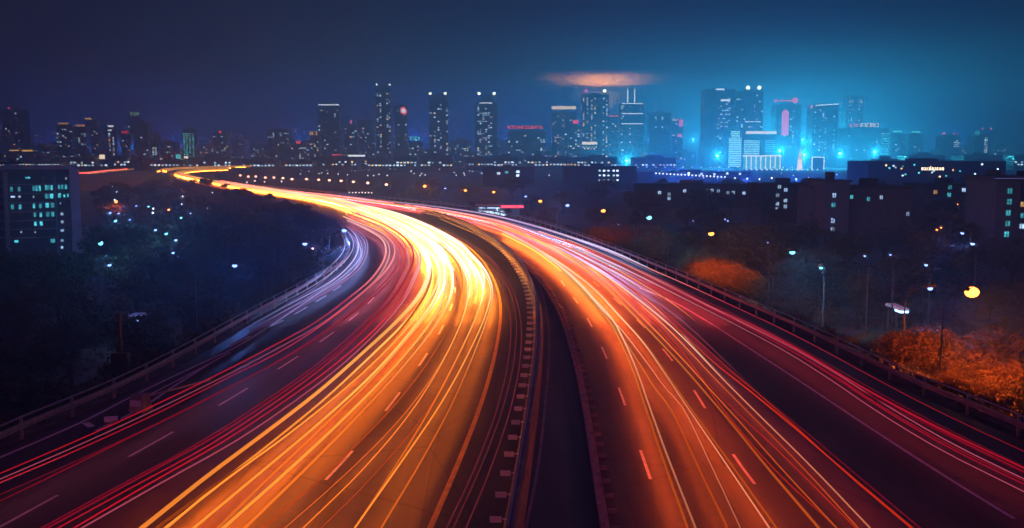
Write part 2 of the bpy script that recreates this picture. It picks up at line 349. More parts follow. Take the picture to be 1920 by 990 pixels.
# ------------------------------------------------------------------ painted markings
def marking(name, pts, w, z=.006, m='paint', dash=None, fade=None):
    P = crom([at(u, v) if isinstance(u, (int, float)) else u for u, v in pts], 10)
    P = resample(P, 1.0)
    b = MB()
    if dash is None: runs = [(0, len(P) - 1)]
    else:
        runs = []; i = dash[2] if len(dash) > 2 else 0
        while i + dash[0] < len(P): runs.append((i, i + dash[0])); i += dash[1]
    for a, e_ in runs:
        seg = P[a:e_ + 1]; Nn = normals(seg)
        for i in range(len(seg) - 1):
            b.quad(seg[i] - Nn[i] * w / 2 + Vector((0, 0, z)), seg[i] + Nn[i] * w / 2 + Vector((0, 0, z)), seg[i + 1] + Nn[i + 1] * w / 2 + Vector((0, 0, z)), seg[i + 1] - Nn[i + 1] * w / 2 + Vector((0, 0, z)))
    return struct(b.build(name, M[m]))
marking('lane_marking', [(-60, 1021), (60, 955), (280, 835), (436, 745), (545, 677), (617, 629), (667, 591), (698, 561), (716, 537)], .14, dash=(4, 9, 1))
marking('lane_marking', [(596, 915), (650, 858), (745, 742), (812, 645), (840, 590), (853, 552), (850, 520)], .14, dash=(4, 11, 1))
marking('lane_marking', [(430, 650), (490, 620), (540, 596), (580, 573), (618, 550), (650, 528)], .2, dash=(4, 7))
marking('edge_marking', [(800, 1005), (850, 890), (890, 790), (918, 705), (936, 620), (938, 570), (925, 522), (895, 478), (850, 444), (790, 416), (700, 392)], .22, m='ypaint')
marking('edge_marking', [(-80, 893), (0, 858), (150, 793), (260, 737), (350, 694), (440, 652), (520, 602), (600, 548), (650, 512), (676, 480), (672, 452)], .18)
marking('edge_marking', [(180, 808), (260, 768), (330, 722), (395, 681), (440, 656)], .18, z=.010)
marking('edge_marking', [(250, 756), (330, 715), (400, 678)], .14, z=.014)
marking('edge_marking', [(160, 793), (182, 808)], .35, z=.018)
marking('lane_marking', [(1230, 930), (1207, 862), (1160, 727), (1127, 648), (1103, 600), (1083, 568), (1060, 537), (1040, 510)], .13, dash=(4, 12, 2))
marking('lane_marking', [(1440, 940), (1378, 857), (1290, 715), (1222, 630), (1185, 590), (1160, 567), (1125, 538), (1095, 515)], .13, dash=(4, 12, 2))
marking('edge_marking', [(1200, 540), (1260, 565), (1330, 605), (1400, 650), (1500, 715), (1640, 808), (1780, 898), (1930, 990)], .16)
marking('edge_marking', [(1140, 1000), (1122, 890), (1102, 770), (1082, 670), (1056, 588), (1020, 525), (970, 478), (900, 437), (830, 409)], .20, m='concrete')
marking('edge_marking', [(984, 1000), (1008, 880), (1022, 760), (1030, 650), (1024, 580), (1004, 520), (965, 473)], .12, m='concrete')
# ================================================================== guardrails
def beam_profile(): return [(-.03, .46), (.04, .50), (-.03, .58), (-.03, .64), (.04, .72), (-.03, .76), (-.07, .76), (-.01, .72), (-.07, .64), (-.07, .58), (-.01, .50), (-.07, .46)]
def guardrail(P, label, side, post_step=4.0, max_posts=34, two=True):
    g = empty('guardrail', tuple(P[0]), label, 'guardrail'); o = Vector(P[0])
    Q = [p - o for p in P]
    b = MB(); b.sweep(Q, [(side * x, h + .02) for x, h in (beam_profile() if side > 0 else beam_profile()[::-1])]); b.build('rail', M['steel'], g)
    if two:
        b = MB(); b.sweep(Q, [(side * .06 + .07 * math.cos(t), 1.0 + .05 * math.sin(t)) for t in (0.3, 1.57, 2.8, 4.71)]); b.build('top_rail', M['steel'], g)
    pb = MB(); pb.box(-.07, .07, -.05, .05, -.4, 1.0 if two else .8); pb.box(-.11, .11, -.02, .02, .4, .74); pm = pb.mesh('post', M['steel'])
    S = resample(Q, post_step); Nn = normals(S)
    for p, nn in list(zip(S, Nn))[:max_posts]:
        child('post', pm, g, p + nn * side * .17, math.atan2(nn.y, nn.x))
    return g
lg = [p - n_ * .35 for p, n_ in zip(LBs, normals(LBs))]
rg = [p + n_ * .35 for p, n_ in zip(RBs, normals(RBs))]
guardrail([p for p in lg if 20 < p.y < 185 and p.x > -32], 'pale steel guardrail with posts along the left edge of the highway', -1)
guardrail([p for p in rg if 26 < p.y < 420], 'pale steel guardrail along the right edge beside the orange trees', 1, 4.0, 90)
# median barrier with white plates
MC = crom([at(u, v) for u, v in ((955, 1040), (968, 960), (985, 850), (1000, 740), (1009, 640), (1006, 575), (988, 523), (953, 477), (903, 441), (845, 413), (765, 392), (690, 377), (610, 364))], 10)
mb = empty('median_barrier', tuple(MC[0]), 'grey concrete median barrier with white reflector plates between the carriageways', 'barrier'); o0 = MC[0].copy()
Q = [p - o0 for p in MC]
b = MB(); b.sweep(Q, [(-.36, 0), (-.30, .12), (-.19, .34), (-.15, .86), (.15, .86), (.19, .34), (.30, .12), (.36, 0)][::-1]); b.build('wall', M['concrete'], mb)
b = MB(); b.sweep(Q, [(-.05 + .05 * math.cos(t), 1.0 + .05 * math.sin(t)) for t in (0.8, 2.36, 3.9, 5.5)]); b.build('handrail', M['steel'], mb)
pb = MB(); pb.box(-.20, .22, -.025, .025, .10, .32); pb.box(.26, .44, -.02, .02, .2, .26); pm = pb.mesh('reflector_plate', M['plate'])
S = resample(Q, 2.6); Nn = normals(S)
for p, nn in list(zip(S, Nn))[:96]: child('reflector_plate', pm, mb, p - nn * .66, math.atan2(nn.y, nn.x))
pb = MB(); pb.box(-.02, .02, -.05, .05, 0, .1, 0); pm2 = pb.mesh('bracket', M['dark'])
# low kerb rail on the right of the dark shoulder
KC = crom([at(u, v) for u, v in ((1136, 1030), (1120, 930), (1108, 850), (1094, 765), (1073, 668), (1047, 588), (1012, 528), (963, 481), (893, 440), (825, 411))], 10)
kb = empty('kerb_rail', tuple(KC[0]), 'low dark kerb with small posts along the dark shoulder', 'kerb'); o0 = KC[0].copy(); Q = [p - o0 for p in KC]
b = MB(); b.sweep(Q, [(.11, 0), (.09, .2), (-.09, .2), (-.11, 0)]); b.build('kerb', M['concrete'], kb)
pb = MB(); pb.box(-.16, .16, -.05, .05, 0, .16); pm = pb.mesh('stud', M['concrete'])
S = resample(Q, 1.7); Nn = normals(S)
for p, nn in list(zip(S, Nn))[:80]: child('stud', pm, kb, p + nn * .45, math.atan2(nn.y, nn.x))
# impact block and lying bollard in the gore
p = at(262, 770); t = empty('crash_cushion', tuple(p), 'scuffed pale block at the tip of the painted gore by the left guardrail', 'crash cushion', rz=R(-12))
b = MB(); b.box(-.42, .42, -.35, .5, 0, .85, 0, .1); b.build('block', M['concrete'], t)
b = MB(); b.box(-.30, .30, -.37, -.30, .3, .6); b.build('reflector_plate', M['plate'], t)
b = MB(); b.tube([(-.1, .4, .6), (.5, 2.6, .55), (1.1, 5.2, .5)], .05); b.build('rail', M['steel'], t)
p = at(210, 793); t = empty('road_bollard', tuple(p), 'short white bollard lying on the painted gore beyond the red streaks', 'bollard', rz=R(20))
b = MB(); b.tube([(-.35, 0, .17), (.28, 0, .17)], [.17, .15], 10); b.build('body', M['plate'], t)
b = MB(); b.tube([(.285, 0, .20), (.40, 0, .20)], [.20, .22], 10); b.build('base', M['dark'], t)
# ================================================================== light streaks
def attr_emit(name, s):
    m = bpy.data.materials.new(name); m.use_nodes = True; t = m.node_tree; t.nodes.clear()
    o = t.nodes.new('ShaderNodeOutputMaterial'); e = t.nodes.new('ShaderNodeEmission'); a = t.nodes.new('ShaderNodeAttribute'); a.attribute_name = 'streak_colour'
    t.links.new(a.outputs['Color'], e.inputs[0]); e.inputs[1].default_value = s; t.links.new(e.outputs[0], o.inputs[0]); m.cycles.emission_sampling = 'NONE'; return m
M_streak = attr_emit('streak_light', 1.0)
SPC = dict(amber=(1.0, .26, .025), red=(1.0, .05, .06), pink=(1.0, .18, .30), blue=(.30, .38, 1.0), orange=(1.0, .15, .02))
SPILL = {}
def spill(c_, lv):
    k = (c_, lv)
    if k not in SPILL:
        c0 = SPC[c_]; w = [.55, .55, .62, .8, 1.25][lv] if c_ in ('amber', 'orange') else 1.0     # lower levels are redder, tinting the glow cast on the road
        SPILL[k] = emit('headlamp_spill_%s_%s' % (c_, ['faint', 'low', 'middle', 'strong', 'full'][lv]), (c0[0], c0[1] * w, c0[2] * w * w), [4.0, 16.0, 48.0, 95.0, 140.0][lv], True)
    return SPILL[k]
COLS = dict(
    gold=[(0, (1.0, .21, .015)), (45, (1.15, .31, .04)), (75, (1.25, .62, .15)), (110, (2.0, 1.4, .75)), (260, (2.0, 1.35, .65)), (500, (1.5, .62, .16)), (800, (1.2, .45, .1))],
    hot=[(0, (.55, .10, .01)), (50, (.75, .17, .02)), (80, (1.3, .62, .16)), (105, (2.8, 2.3, 1.7)), (260, (2.1, 1.5, .9)), (500, (1.6, .8, .25)), (800, (1.2, .5, .12))],
    orange=[(0, (.50, .06, .008)), (50, (.60, .09, .01)), (80, (.9, .22, .03)), (120, (1.3, .55, .16)), (300, (1.3, .6, .2)), (800, (1, .4, .1))],
    red=[(0, (.40, .005, .015)), (60, (.45, .007, .02)), (85, (.55, .03, .06)), (110, (.85, .26, .26)), (160, (1.1, .55, .5)), (300, (1.2, .6, .35))],
    crimson=[(0, (.19, .003, .014)), (60, (.23, .004, .018)), (90, (.36, .012, .035)), (130, (.8, .12, .12)), (300, (.9, .3, .2))],
    dimred=[(0, (.11, .010, .018)), (60, (.13, .014, .022)), (120, (.22, .04, .035)), (300, (.4, .12, .06))],
    pink=[(0, (.42, .05, .10)), (70, (.48, .08, .13)), (95, (.8, .30, .34)), (140, (1.3, .8, .72)), (300, (1.2, .6, .4))],
    blue=[(0, (.30, .32, .62)), (80, (.50, .48, .95)), (120, (.85, .75, 1.2)), (170, (.6, .4, 1.0)), (400, (.5, .25, .4))],
    bpink=[(0, (.35, .12, .40)), (80, (.5, .16, .6)), (120, (.9, .5, .9)), (170, (.6, .25, .8)), (400, (.5, .2, .4))],
    rgold=[(0, (.42, .055, .006)), (45, (.50, .08, .01)), (62, (.75, .20, .035)), (85, (1.0, .45, .10)), (120, (1.4, .75, .25)), (180, (1.1, .45, .12)), (300, (.8, .25, .08))],
    rwhite=[(0, (.48, .09, .035)), (55, (.65, .22, .11)), (80, (1.2, .75, .45)), (120, (1.3, .85, .6)), (180, (1.0, .45, .35)), (300, (.9, .3, .18))],
    rred=[(0, (.40, .016, .004)), (50, (.46, .02, .006)), (80, (.6, .045, .02)), (120, (.8, .16, .1)), (200, (.8, .22, .15)), (400, (.8, .25, .1))],
)
def ramp_at(tbl, y):
    for (a, ca), (b_, cb) in zip(tbl, tbl[1:]):
        if y <= b_:
            t = min(1, max(0, (y - a) / (b_ - a))); return [x + (z - x) * t for x, z in zip(ca, cb)]
    return tbl[-1][1]
streak_n = {}
def streak(P, r, tbl, spc, lv, label, group, key, extend=True, taper=(0, 0)):
    """one vehicle lamp's path through the exposure: an open tube of light over the lane; its underside throws the light on the road"""
    if extend:
        d = (P[0] - P[1]).normalized(); P = [P[0] + d * 14] + P
    P = resample(crom(P, 6), 1.0)
    S = [P[0]]
    for p in P[1:]:
        if (p - S[-1]).length >= max(1.3, .022 * p.length): S.append(p)
    if len(S) < 4: return None
    Nn = normals(S); nC = 6; b = MB(); cols = []; nS = len(S)
    br = random.uniform(.92, 1.2) if tbl == 'gold' else random.uniform(.6, 1.2); f1, f2, f3 = random.uniform(.03, .07), random.uniform(0, 6), random.uniform(.11, .2)
    for i, (p, nn) in enumerate(zip(S, Nn)):
        rr = r * np.interp(p.length, [30, 60, 85, 110, 250, 500, 1000], [.52, .62, 1.05, 1.75, 2.3, 3.2, 5])
        if taper[0] and i < taper[0]: rr *= (i + .15) / taper[0]
        if taper[1] and nS - 1 - i < taper[1]: rr *= (nS - 1 - i + .15) / taper[1]
        wob = 1 + .16 * math.sin(p.y * f1 + f2) + .10 * math.sin(p.y * f3 + f2 * 2); rr *= .85 + .2 * wob
        cc = [c_ * br * wob for c_ in ramp_at(COLS[tbl], p.length)]
        for k in range(nC):
            a = math.pi / 6 + math.pi / 3 * k
            b.v.append(tuple(p + nn * math.cos(a) * rr + Vector((0, 0, math.sin(a) * rr * .8)))); cols.append((*cc, 1))
    mats = [M_streak]; mi = {}; side = random.choice((3, 4))
    for i in range(nS - 1):
        for k in range(nC):
            k2 = (k + 1) % nC; m = 0
            if k == (2 if side == 3 else 5) and lv is not None and lv >= 2 and S[i].length > 105:
                if 'sd' not in mi: mi['sd'] = len(mats); mats.append(spill('orange', 1))
                m = mi['sd']  # side faces glow too, added to light the wood by the bend
            if k == side and lv is not None:
                d = S[i].length
                w = np.interp(d, [30, 50, 75, 100, 200, 320, 600, 900], [-.55, -.1, .45, .9, 1.2, 1.2, 1.0, .8])
                q = int(min(4, max(0, round(lv + w))))
                if q not in mi: mi[q] = len(mats); mats.append(spill(spc, q))
                m = mi[q]
            b.face((i * nC + k, i * nC + k2, (i + 1) * nC + k2, (i + 1) * nC + k), m)
    o = b.build('light_streak', mats)
    ca = o.data.color_attributes.new('streak_colour', 'FLOAT_COLOR', 'POINT'); ca.data.foreach_set('color', np.array(cols, dtype=np.float32).ravel())
    tag(o, label, 'light streak', group)
    nearest = min(S, key=lambda p: abs(p.length - 70)); order(o, key, label, proj_u(nearest))
    return o
def bundle(pts, n, spread, r, tbls, spc, lv, label, group, h=.65, jitter=.25, start=0, stop=0, taper=(0, 0), extend=True):
    base = [at(u, v, h) for u, v in pts]
    Nn = normals(base)
    for i in range(n):
        off = 0 if n == 1 else spread * (i / (n - 1) - .5) * 2
        ph = random.uniform(0, 6.28); am = jitter * random.uniform(.3, 1) * (0 if i == 0 and n < 2 else 1); dz = random.uniform(-.2, .35)
        s0 = random.randint(0, start) if start else 0; s1 = random.randint(0, stop) if stop else 0
        P = [p + nn * (off + am * math.sin(ph + j * .7)) + Vector((0, 0, dz if n > 1 else 0)) for j, (p, nn) in enumerate(zip(base, Nn))]
        P = P[s0:len(P) - s1] if s1 else P[s0:]
        tb = tbls[i % len(tbls)]
        streak(P, r * random.uniform(.55, 1.15), tb, spc, lv, label, group, group, extend and s0 == 0, (taper[0] if not s0 else 6, taper[1] if not s1 else 6))
FAR = [(640, 381), (560, 366), (450, 350), (385, 339), (348, 331), (336, 326), (346, 322), (385, 318), (430, 315)]
def far(dv): return [(u, v + dv * (1 if u > 400 else .5)) for u, v in FAR]
GL, GR = 'left carriageway', 'right carriageway'
# --- left carriageway
for pts in ([(470, 603), (540, 562), (590, 532), (625, 502), (647, 478), (652, 460), (646, 444), (640, 434)],
            [(440, 632), (530, 580), (600, 540), (640, 508), (662, 480), (665, 458), (655, 440), (640, 428)],
            [(430, 643), (540, 582), (620, 538), (655, 510), (675, 478), (674, 455), (662, 436), (645, 424)],
            [(470, 623), (580, 565), (640, 530), (675, 500), (687, 470), (684, 450), (668, 434), (652, 424)]):
    bundle(pts, 2, .28, .032, ['blue', 'bpink'], 'blue', 0, 'bluish white streak on the tight bend beside the wood, {ord}', 'bluish streaks on the outer bend', extend=False, taper=(12, 5), h=.6)
for pts, n, tb, sp, r in (
    ([(0, 900), (150, 834), (300, 764), (420, 705), (520, 653), (600, 608), (660, 563), (700, 528), (722, 495), (727, 470), (718, 450), (690, 432), (650, 413)], 2, ['red', 'pink'], .25, .05),
    ([(0, 917), (150, 852), (300, 782), (430, 716), (540, 660), (630, 600), (690, 550), (730, 510), (745, 480), (740, 455), (715, 435), (680, 420), (645, 406)], 2, ['red', 'crimson'], .35, .05),
    ([(0, 948), (100, 900), (250, 825), (400, 750), (520, 685), (620, 620), (690, 565), (735, 520), (755, 480), (750, 455), (725, 435), (690, 418), (648, 402)], 2, ['crimson', 'crimson'], .3, .045)):
    bundle(pts, n, sp, r, tb, 'pink', 0, 'slim red streak on the left lanes, {ord} of its band', 'slim red streaks on the left lanes', jitter=.1)
bundle([(120, 990), (270, 905), (400, 833), (520, 755), (610, 690), (690, 620), (740, 565), (765, 522), (775, 492), (770, 468), (748, 442), (710, 420), (655, 399)], 5, .9, .085, ['crimson', 'red', 'crimson', 'red', 'pink'], 'red', 0,
       'broad crimson streak left of the gold streaks, {ord} of its band', 'broad crimson streaks', jitter=.12)
T4a = [(292, 990), (400, 902), (500, 825), (600, 745), (690, 663), (750, 605), (788, 560), (805, 522), (803, 492), (782, 462), (742, 433), (692, 410)]
T4b = [(320, 990), (430, 905), (530, 830), (630, 745), (715, 662), (775, 592), (806, 545), (815, 512), (806, 484), (782, 458), (740, 430), (692, 408)]
T4c = [(388, 990), (480, 908), (600, 800), (700, 703), (775, 615), (815, 560), (828, 522), (822, 488), (797, 457), (752, 428), (700, 406)]
T4d = [(446, 990), (560, 888), (660, 790), (755, 685), (815, 603), (838, 548), (836, 505), (812, 467), (765, 432), (705, 403)]
T4e = [(555, 990), (650, 898), (740, 800), (810, 705), (860, 612), (878, 555), (880, 520), (866, 487), (835, 457), (785, 425), (715, 399)]
T4f = [(690, 990), (770, 870), (830, 770), (878, 670), (908, 592), (915, 550), (906, 520), (882, 486), (846, 456), (790, 424), (722, 398)]
gl1 = 'gold streak down the middle of the left carriageway, {ord}'
bundle(T4a + far(3), 2, .14, .16, ['gold'], 'amber', 2, gl1, 'gold streaks on the left carriageway', jitter=.05)
bundle(T4b + far(2.5), 2, .3, .085, ['orange', 'gold'], 'orange', 2, gl1, 'gold streaks on the left carriageway')
bundle(T4c + far(2), 2, .16, .14, ['gold', 'hot'], 'amber', 2, gl1, 'gold streaks on the left carriageway')
bundle(T4d + far(1), 2, .3, .09, ['gold', 'hot', 'orange'], 'amber', 2, gl1, 'gold streaks on the left carriageway')
bundle(T4e + far(0), 4, .8, .045, ['orange', 'hot', 'gold'], 'amber', 2, 'fine amber streak right of the lane dashes, {ord} of its band', 'fine amber streaks right of the dashes', jitter=.3)
bundle(T4f + far(-1), 3, .45, .07, ['hot', 'gold', 'hot', 'orange'], 'amber', 2, 'bright yellow streak nearest the yellow edge line, {ord} of its band', 'bright yellow streaks by the edge line', jitter=.25)
bundle([(838, 548), (836, 505), (812, 467), (765, 432), (705, 403)] + far(0), 8, 2.0, .19, ['hot'], 'amber', 3, 'white-hot streak ending in the bend above the dashes, {ord}', 'white-hot streaks in the bend', taper=(9, 0), start=2, extend=False, jitter=.15)
bundle([(885, 560), (888, 520), (868, 482), (838, 453), (785, 422), (715, 396)] + far(-1), 6, 1.6, .16, ['hot'], 'amber', 3, 'white-hot streak on the inner side of the bend, {ord} of its band', 'white-hot streaks on the inner bend', taper=(9, 0), start=2, extend=False, jitter=.15)
bundle([(855, 990), (905, 875), (942, 770), (962, 680), (966, 600), (952, 540), (925, 495), (880, 457), (822, 427), (740, 399)] + far(-2), 3, .35, .05, ['dimred'], 'red', None, 'faint dark red streak between the edge line and the median, {ord}', 'faint red streaks by the median', jitter=.08)
# --- right carriageway
Rfar = [(930, 420), (840, 400), (740, 385), (640, 372), (560, 362), (470, 350), (410, 341), (365, 332)]
rl = 'orange streak on the right carriageway, {ord} of its band'; rgp = 'orange streaks on the right carriageway'
bundle([(1292, 990), (1245, 862), (1212, 765), (1190, 700), (1168, 648), (1145, 605), (1110, 565), (1078, 530), (1040, 497), (1000, 469), (940, 438)], 2, .12, .07, ['rgold', 'rwhite', 'rred'], 'orange', 2, rl, rgp, jitter=.1)
bundle([(1372, 990), (1310, 862), (1262, 760), (1238, 728), (1200, 668), (1160, 612), (1130, 580), (1090, 536), (1044, 496), (1000, 466), (940, 434)], 2, .2, .07, ['rgold', 'rwhite', 'rgold', 'rred'], 'orange', 2, rl, rgp, jitter=.25)
bundle([(1420, 945), (1345, 835), (1290, 757), (1250, 700), (1210, 645), (1160, 590), (1112, 540), (1060, 500), (1010, 468), (950, 436), (880, 412)], 2, .15, .06, ['rwhite', 'rgold'], 'orange', 2, rl, rgp, jitter=.15)
bundle([(1540, 990), (1450, 892), (1375, 800), (1330, 742), (1290, 690), (1240, 633), (1190, 582), (1140, 536), (1100, 506), (1058, 481), (1000, 452), (930, 424)], 3, .5, .068, ['rgold', 'rgold', 'rred', 'rwhite'], 'orange', 1, rl, rgp, jitter=.4)
bundle([(1610, 985), (1500, 872), (1400, 775), (1330, 705), (1280, 650), (1240, 607), (1190, 562), (1140, 523), (1080, 485), (1020, 455)] + Rfar, 3, .6, .055, ['rred', 'rgold', 'rwhite', 'rred'], 'orange', 1, rl, rgp, jitter=.35)
bundle([(1700, 990), (1600, 905), (1500, 815), (1420, 745), (1360, 695), (1300, 640), (1250, 595), (1200, 555), (1140, 515), (1070, 475), (1000, 445)] + Rfar, 3, .35, .055, ['rred', 'rred', 'crimson', 'rwhite'], 'red', 1,
       'vivid red streak sweeping to the lower right, {ord} of its band', 'vivid red streaks on the right carriageway', jitter=.3)
bundle([(1530, 850), (1420, 735), (1340, 660), (1290, 612), (1240, 570), (1180, 528), (1120, 492), (1050, 460), (960, 428)] + Rfar[1:], 3, .7, .035, ['rwhite', 'pink', 'rgold', 'rred'], 'pink', 1,
       'thin pale pink streak amid the right carriageway, {ord}', 'thin pale pink streaks', jitter=.35, start=3, taper=(8, 0))
bundle([(1255, 560), (1215, 540), (1165, 512), (1120, 490), (1070, 466), (1020, 446), (960, 424)], 4, .8, .06, ['blue', 'rwhite', 'blue'], 'blue', 1, 'bluish white streak ending on the right carriageway, {ord}', 'bluish streaks on the right carriageway', extend=False, taper=(10, 4), start=1)
bundle([(1930, 912), (1780, 838), (1660, 768), (1560, 703), (1480, 655), (1400, 613), (1330, 578), (1270, 548), (1210, 518), (1140, 486), (1070, 456), (1000, 432)], 4, .28, .06, ['pink', 'red', 'crimson', 'pink'], 'red', 0,
       'pink-cored red streak along the outer right lane, {ord}', 'pink-cored red streaks on the outer right lane', jitter=.12)
bundle([(1930, 893), (1800, 830), (1700, 778), (1600, 722), (1510, 668), (1420, 620), (1340, 583), (1270, 547), (1200, 513), (1130, 480), (1060, 451)], 4, .45, .085, ['crimson', 'red', 'crimson'], 'red', 0,
       'wide crimson streak along the outer right lane, {ord}', 'wide crimson streaks on the outer right lane', jitter=.12)
bundle([(1930, 868), (1800, 806), (1700, 755), (1600, 700), (1510, 650), (1430, 609), (1350, 571), (1280, 538), (1200, 502)], 2, .55, .035, ['crimson', 'red'], 'red', 0, 'hair-thin red streak just inside the right guardrail, {ord}', 'hair-thin red streaks by the right guardrail', jitter=.05)
bundle([(1250, 520), (1200, 497), (1150, 474), (1080, 448), (1000, 423), (920, 403), (830, 389), (720, 376), (620, 365), (530, 356)], 3, .4, .045, ['blue', 'pink', 'blue'], 'blue', 0, 'lavender streak on the right carriageway’s far edge, {ord}', 'lavender streaks on the far edge', extend=False, taper=(8, 4), jitter=.1)
bundle([(1110, 478), (1000, 440), (920, 413), (830, 395), (740, 382), (640, 369), (560, 360), (470, 348), (400, 337)], 5, 2.2, .06, ['pink', 'rred', 'rwhite'], 'red', 1, 'rosy streak on the distant right carriageway, {ord}', 'rosy streaks on the distant right carriageway', extend=False, taper=(6, 4), jitter=.3)
# --- far branches
bundle([(302, 321), (318, 317), (345, 315), (380, 314), (430, 313), (470, 312.5)], 4, 3, .2, ['gold'], 'amber', 2, 'thin golden streak on the distant road beyond the last bend, {ord}', 'golden streaks beyond the last bend', extend=False, jitter=1.0)
bundle([(156, 325), (180, 323), (205, 320), (230, 318), (248, 316)], 2, 3, .17, ['rred', 'orange'], 'red', 0, 'orange-red streak on the distant road right of the left block, {ord}', 'orange-red streaks right of the left block', extend=False, jitter=1.0)
# ================================================================== street lamps
GLOW = dict(orange=(9, 2.0, .30), blue=(.8, 1.3, 3.4), cyan=(.6, 2.6, 3.0), rose=(4.5, 2.0, 1.3))
BEAM = dict(orange=(1.0, .19, .014), blue=(.10, .26, 1.0), cyan=(.10, .60, .95), rose=(1.0, .22, .10))
POWER = dict(orange=1500, blue=2000, cyan=3000, rose=260)
BULB = {k: emit(k + '_lamp_glow', v, 1.0) for k, v in GLOW.items()}
def glow_light(loc, power, colr, parent, r=.12, tilt=None):
    ld = bpy.data.lights.new('lamp_light', 'POINT' if tilt is None else 'SPOT'); ld.energy = power; ld.color = colr; ld.shadow_soft_size = r
    lo = bpy.data.objects.new('lamp_light', ld); col.objects.link(lo); lo.parent = parent; lo.location = loc
    if tilt is not None: ld.spot_size = R(165); ld.spot_blend = .35; lo.rotation_euler.y = -R(tilt)      # cut-off optics throw the light away from the highway
    return lo
def make_lamp(kind, height, arm, bulb_r, yard=False, strong=0):
    """pole foot at the origin, arm out along +x, lamp head hanging at its end at z = height"""
    g = bpy.data.objects.new('street_lamp', None); col.objects.link(g)
    b = MB(); b.tube([(0, 0, 0), (0, 0, height * .5), (0, 0, height - 1.0)], [.10, .08, .055], 10); b.tube([(0, 0, 0), (0, 0, .5)], [.2, .17], 10); b.build('pole', M['pole'], g)
    b = MB(); b.tube([(0, 0, height - 1.0), (arm * .12, 0, height - .35), (arm * .45, 0, height + .05), (arm, 0, height + .18)], [.05, .045, .04, .035], 8); b.build('arm', M['pole'], g)
    b = MB(); b.box(arm - .35, arm + .55, -.2, .2, height + .10, height + .30, 0, .06); hd = b.build('lamp_head', M['dark'], g)
    b = MB(); b.ball((arm + .1, 0, height), bulb_r * 1.05, bulb_r * .85, bulb_r * .75, 12, 9)
    nh = len(b.f)
    b.build('bulb', BULB[kind], hd, smooth=True)
    glow_light((arm + .1, 0, height - bulb_r * .9 - .16), strong or POWER[kind] * (bulb_r / .25) ** 2 * (({'blue': .35, 'cyan': .22}.get(kind, .4)) if yard else 1), BEAM[kind], hd, tilt=38 if strong else None)
    return g
LAMP = {}
def street_lamp(u, v, Y, kind, label, group, arm=2.2, rz=0.0, r=.24, zbase=None, yard=False, strong=0):
    p = atY(u, v, Y); dx, dy = math.cos(rz) * arm, math.sin(rz) * arm
    x, y = p.x - dx, p.y - dy; zb = gz(x, y) if zbase is None else zbase; hgt = p.z - zb
    k = (kind, round(arm, 1), round(hgt * 2) / 2, r, yard, strong)
    if k not in LAMP: LAMP[k] = g = make_lamp(kind, k[2], arm, r, yard, strong)
    else: g = copy_tree(LAMP[k])
    g.location = (x, y, p.z - k[2]); g.rotation_euler.z = rz
    tag(g, label, 'street lamp', group); return g
for u, v, Y, kd, lb, r in (
    (1820, 548, 64, 'orange', 'big orange street lamp glowing above the russet trees at right', .36), (1742, 541, 74, 'blue', 'bluish white street lamp just left of the big orange lamp', .15),
    (1484, 473, 104, 'cyan', 'large teal white street lamp on a bent pole right of the highway', .23), (1332, 438, 112, 'orange', 'orange street lamp above the tree that glows amber by the highway', .24),
    (1216, 408, 146, 'cyan', 'teal street lamp between two orange lamps right of the highway', .30), (1130, 395, 164, 'orange', 'orange street lamp right of the two blue lamps near the amber bush', .28),
    (1063, 385, 196, 'blue', 'blue street lamp between two orange lamps behind the amber bush', .30), (1012, 377, 194, 'orange', 'small orange street lamp right above the round amber bush', .26),
    (985, 368, 237, 'blue', 'small blue street lamp right of the filling station', .24), (925, 360, 264, 'orange', 'orange street lamp above the filling station canopy', .28),
    (872, 357, 275, 'orange', 'orange street lamp left of the filling station', .28), (834, 353, 290, 'blue', 'small blue street lamp between two others left of the filling station', .24)):
    street_lamp(u, v, Y, kd, lb, 'street lamps along the road right of the highway', 2.0, R(15), r * 1.25, strong={1820: 15000, 1332: 16000, 1484: 9000, 1012: 7000, 1130: 6000, 1216: 5000, 1742: 3500}.get(u, 0))
for i, (u, v) in enumerate(((797, 349), (725, 346), (690, 343), (663, 341), (640, 339), (618, 338), (598, 337), (575, 336), (548, 336), (531, 334), (514, 333), (498, 333), (480, 331), (466, 331), (451, 329))):
    Y = 11.5 * F / (v - 288 + 2)
    g = street_lamp(u, v, Y, 'orange' if i == 0 else 'rose', '', 'rosy street lamps of the distant row', 2.0, R(200), .55, zbase=G if i > 2 else None)
    order(g, 'rose', 'rosy street lamp in the distant row beyond the highway, {ord}', u)
for u, v, Y, kd, lb, arm, r in (
    (438, 498, 92, 'blue', 'cool street lamp on a long arm over the left guardrail', 3.6, .22), (570, 457, 118, 'blue', 'bluish street lamp on a slim pole left of the tight bend', 2.2, .26),
    (644, 432, 140, 'blue', 'bright violet-white street lamp at the end of the bluish streaks', 2.0, .34)):
    street_lamp(u, v, Y, kd, lb, 'street lamps left of the highway', arm, 0, r)
street_lamp(588, 466, 121, 'rose', 'small dim rosy lamp just right of the bluish lamp by the bend', 'street lamps left of the highway', 1.2, R(180), .12)
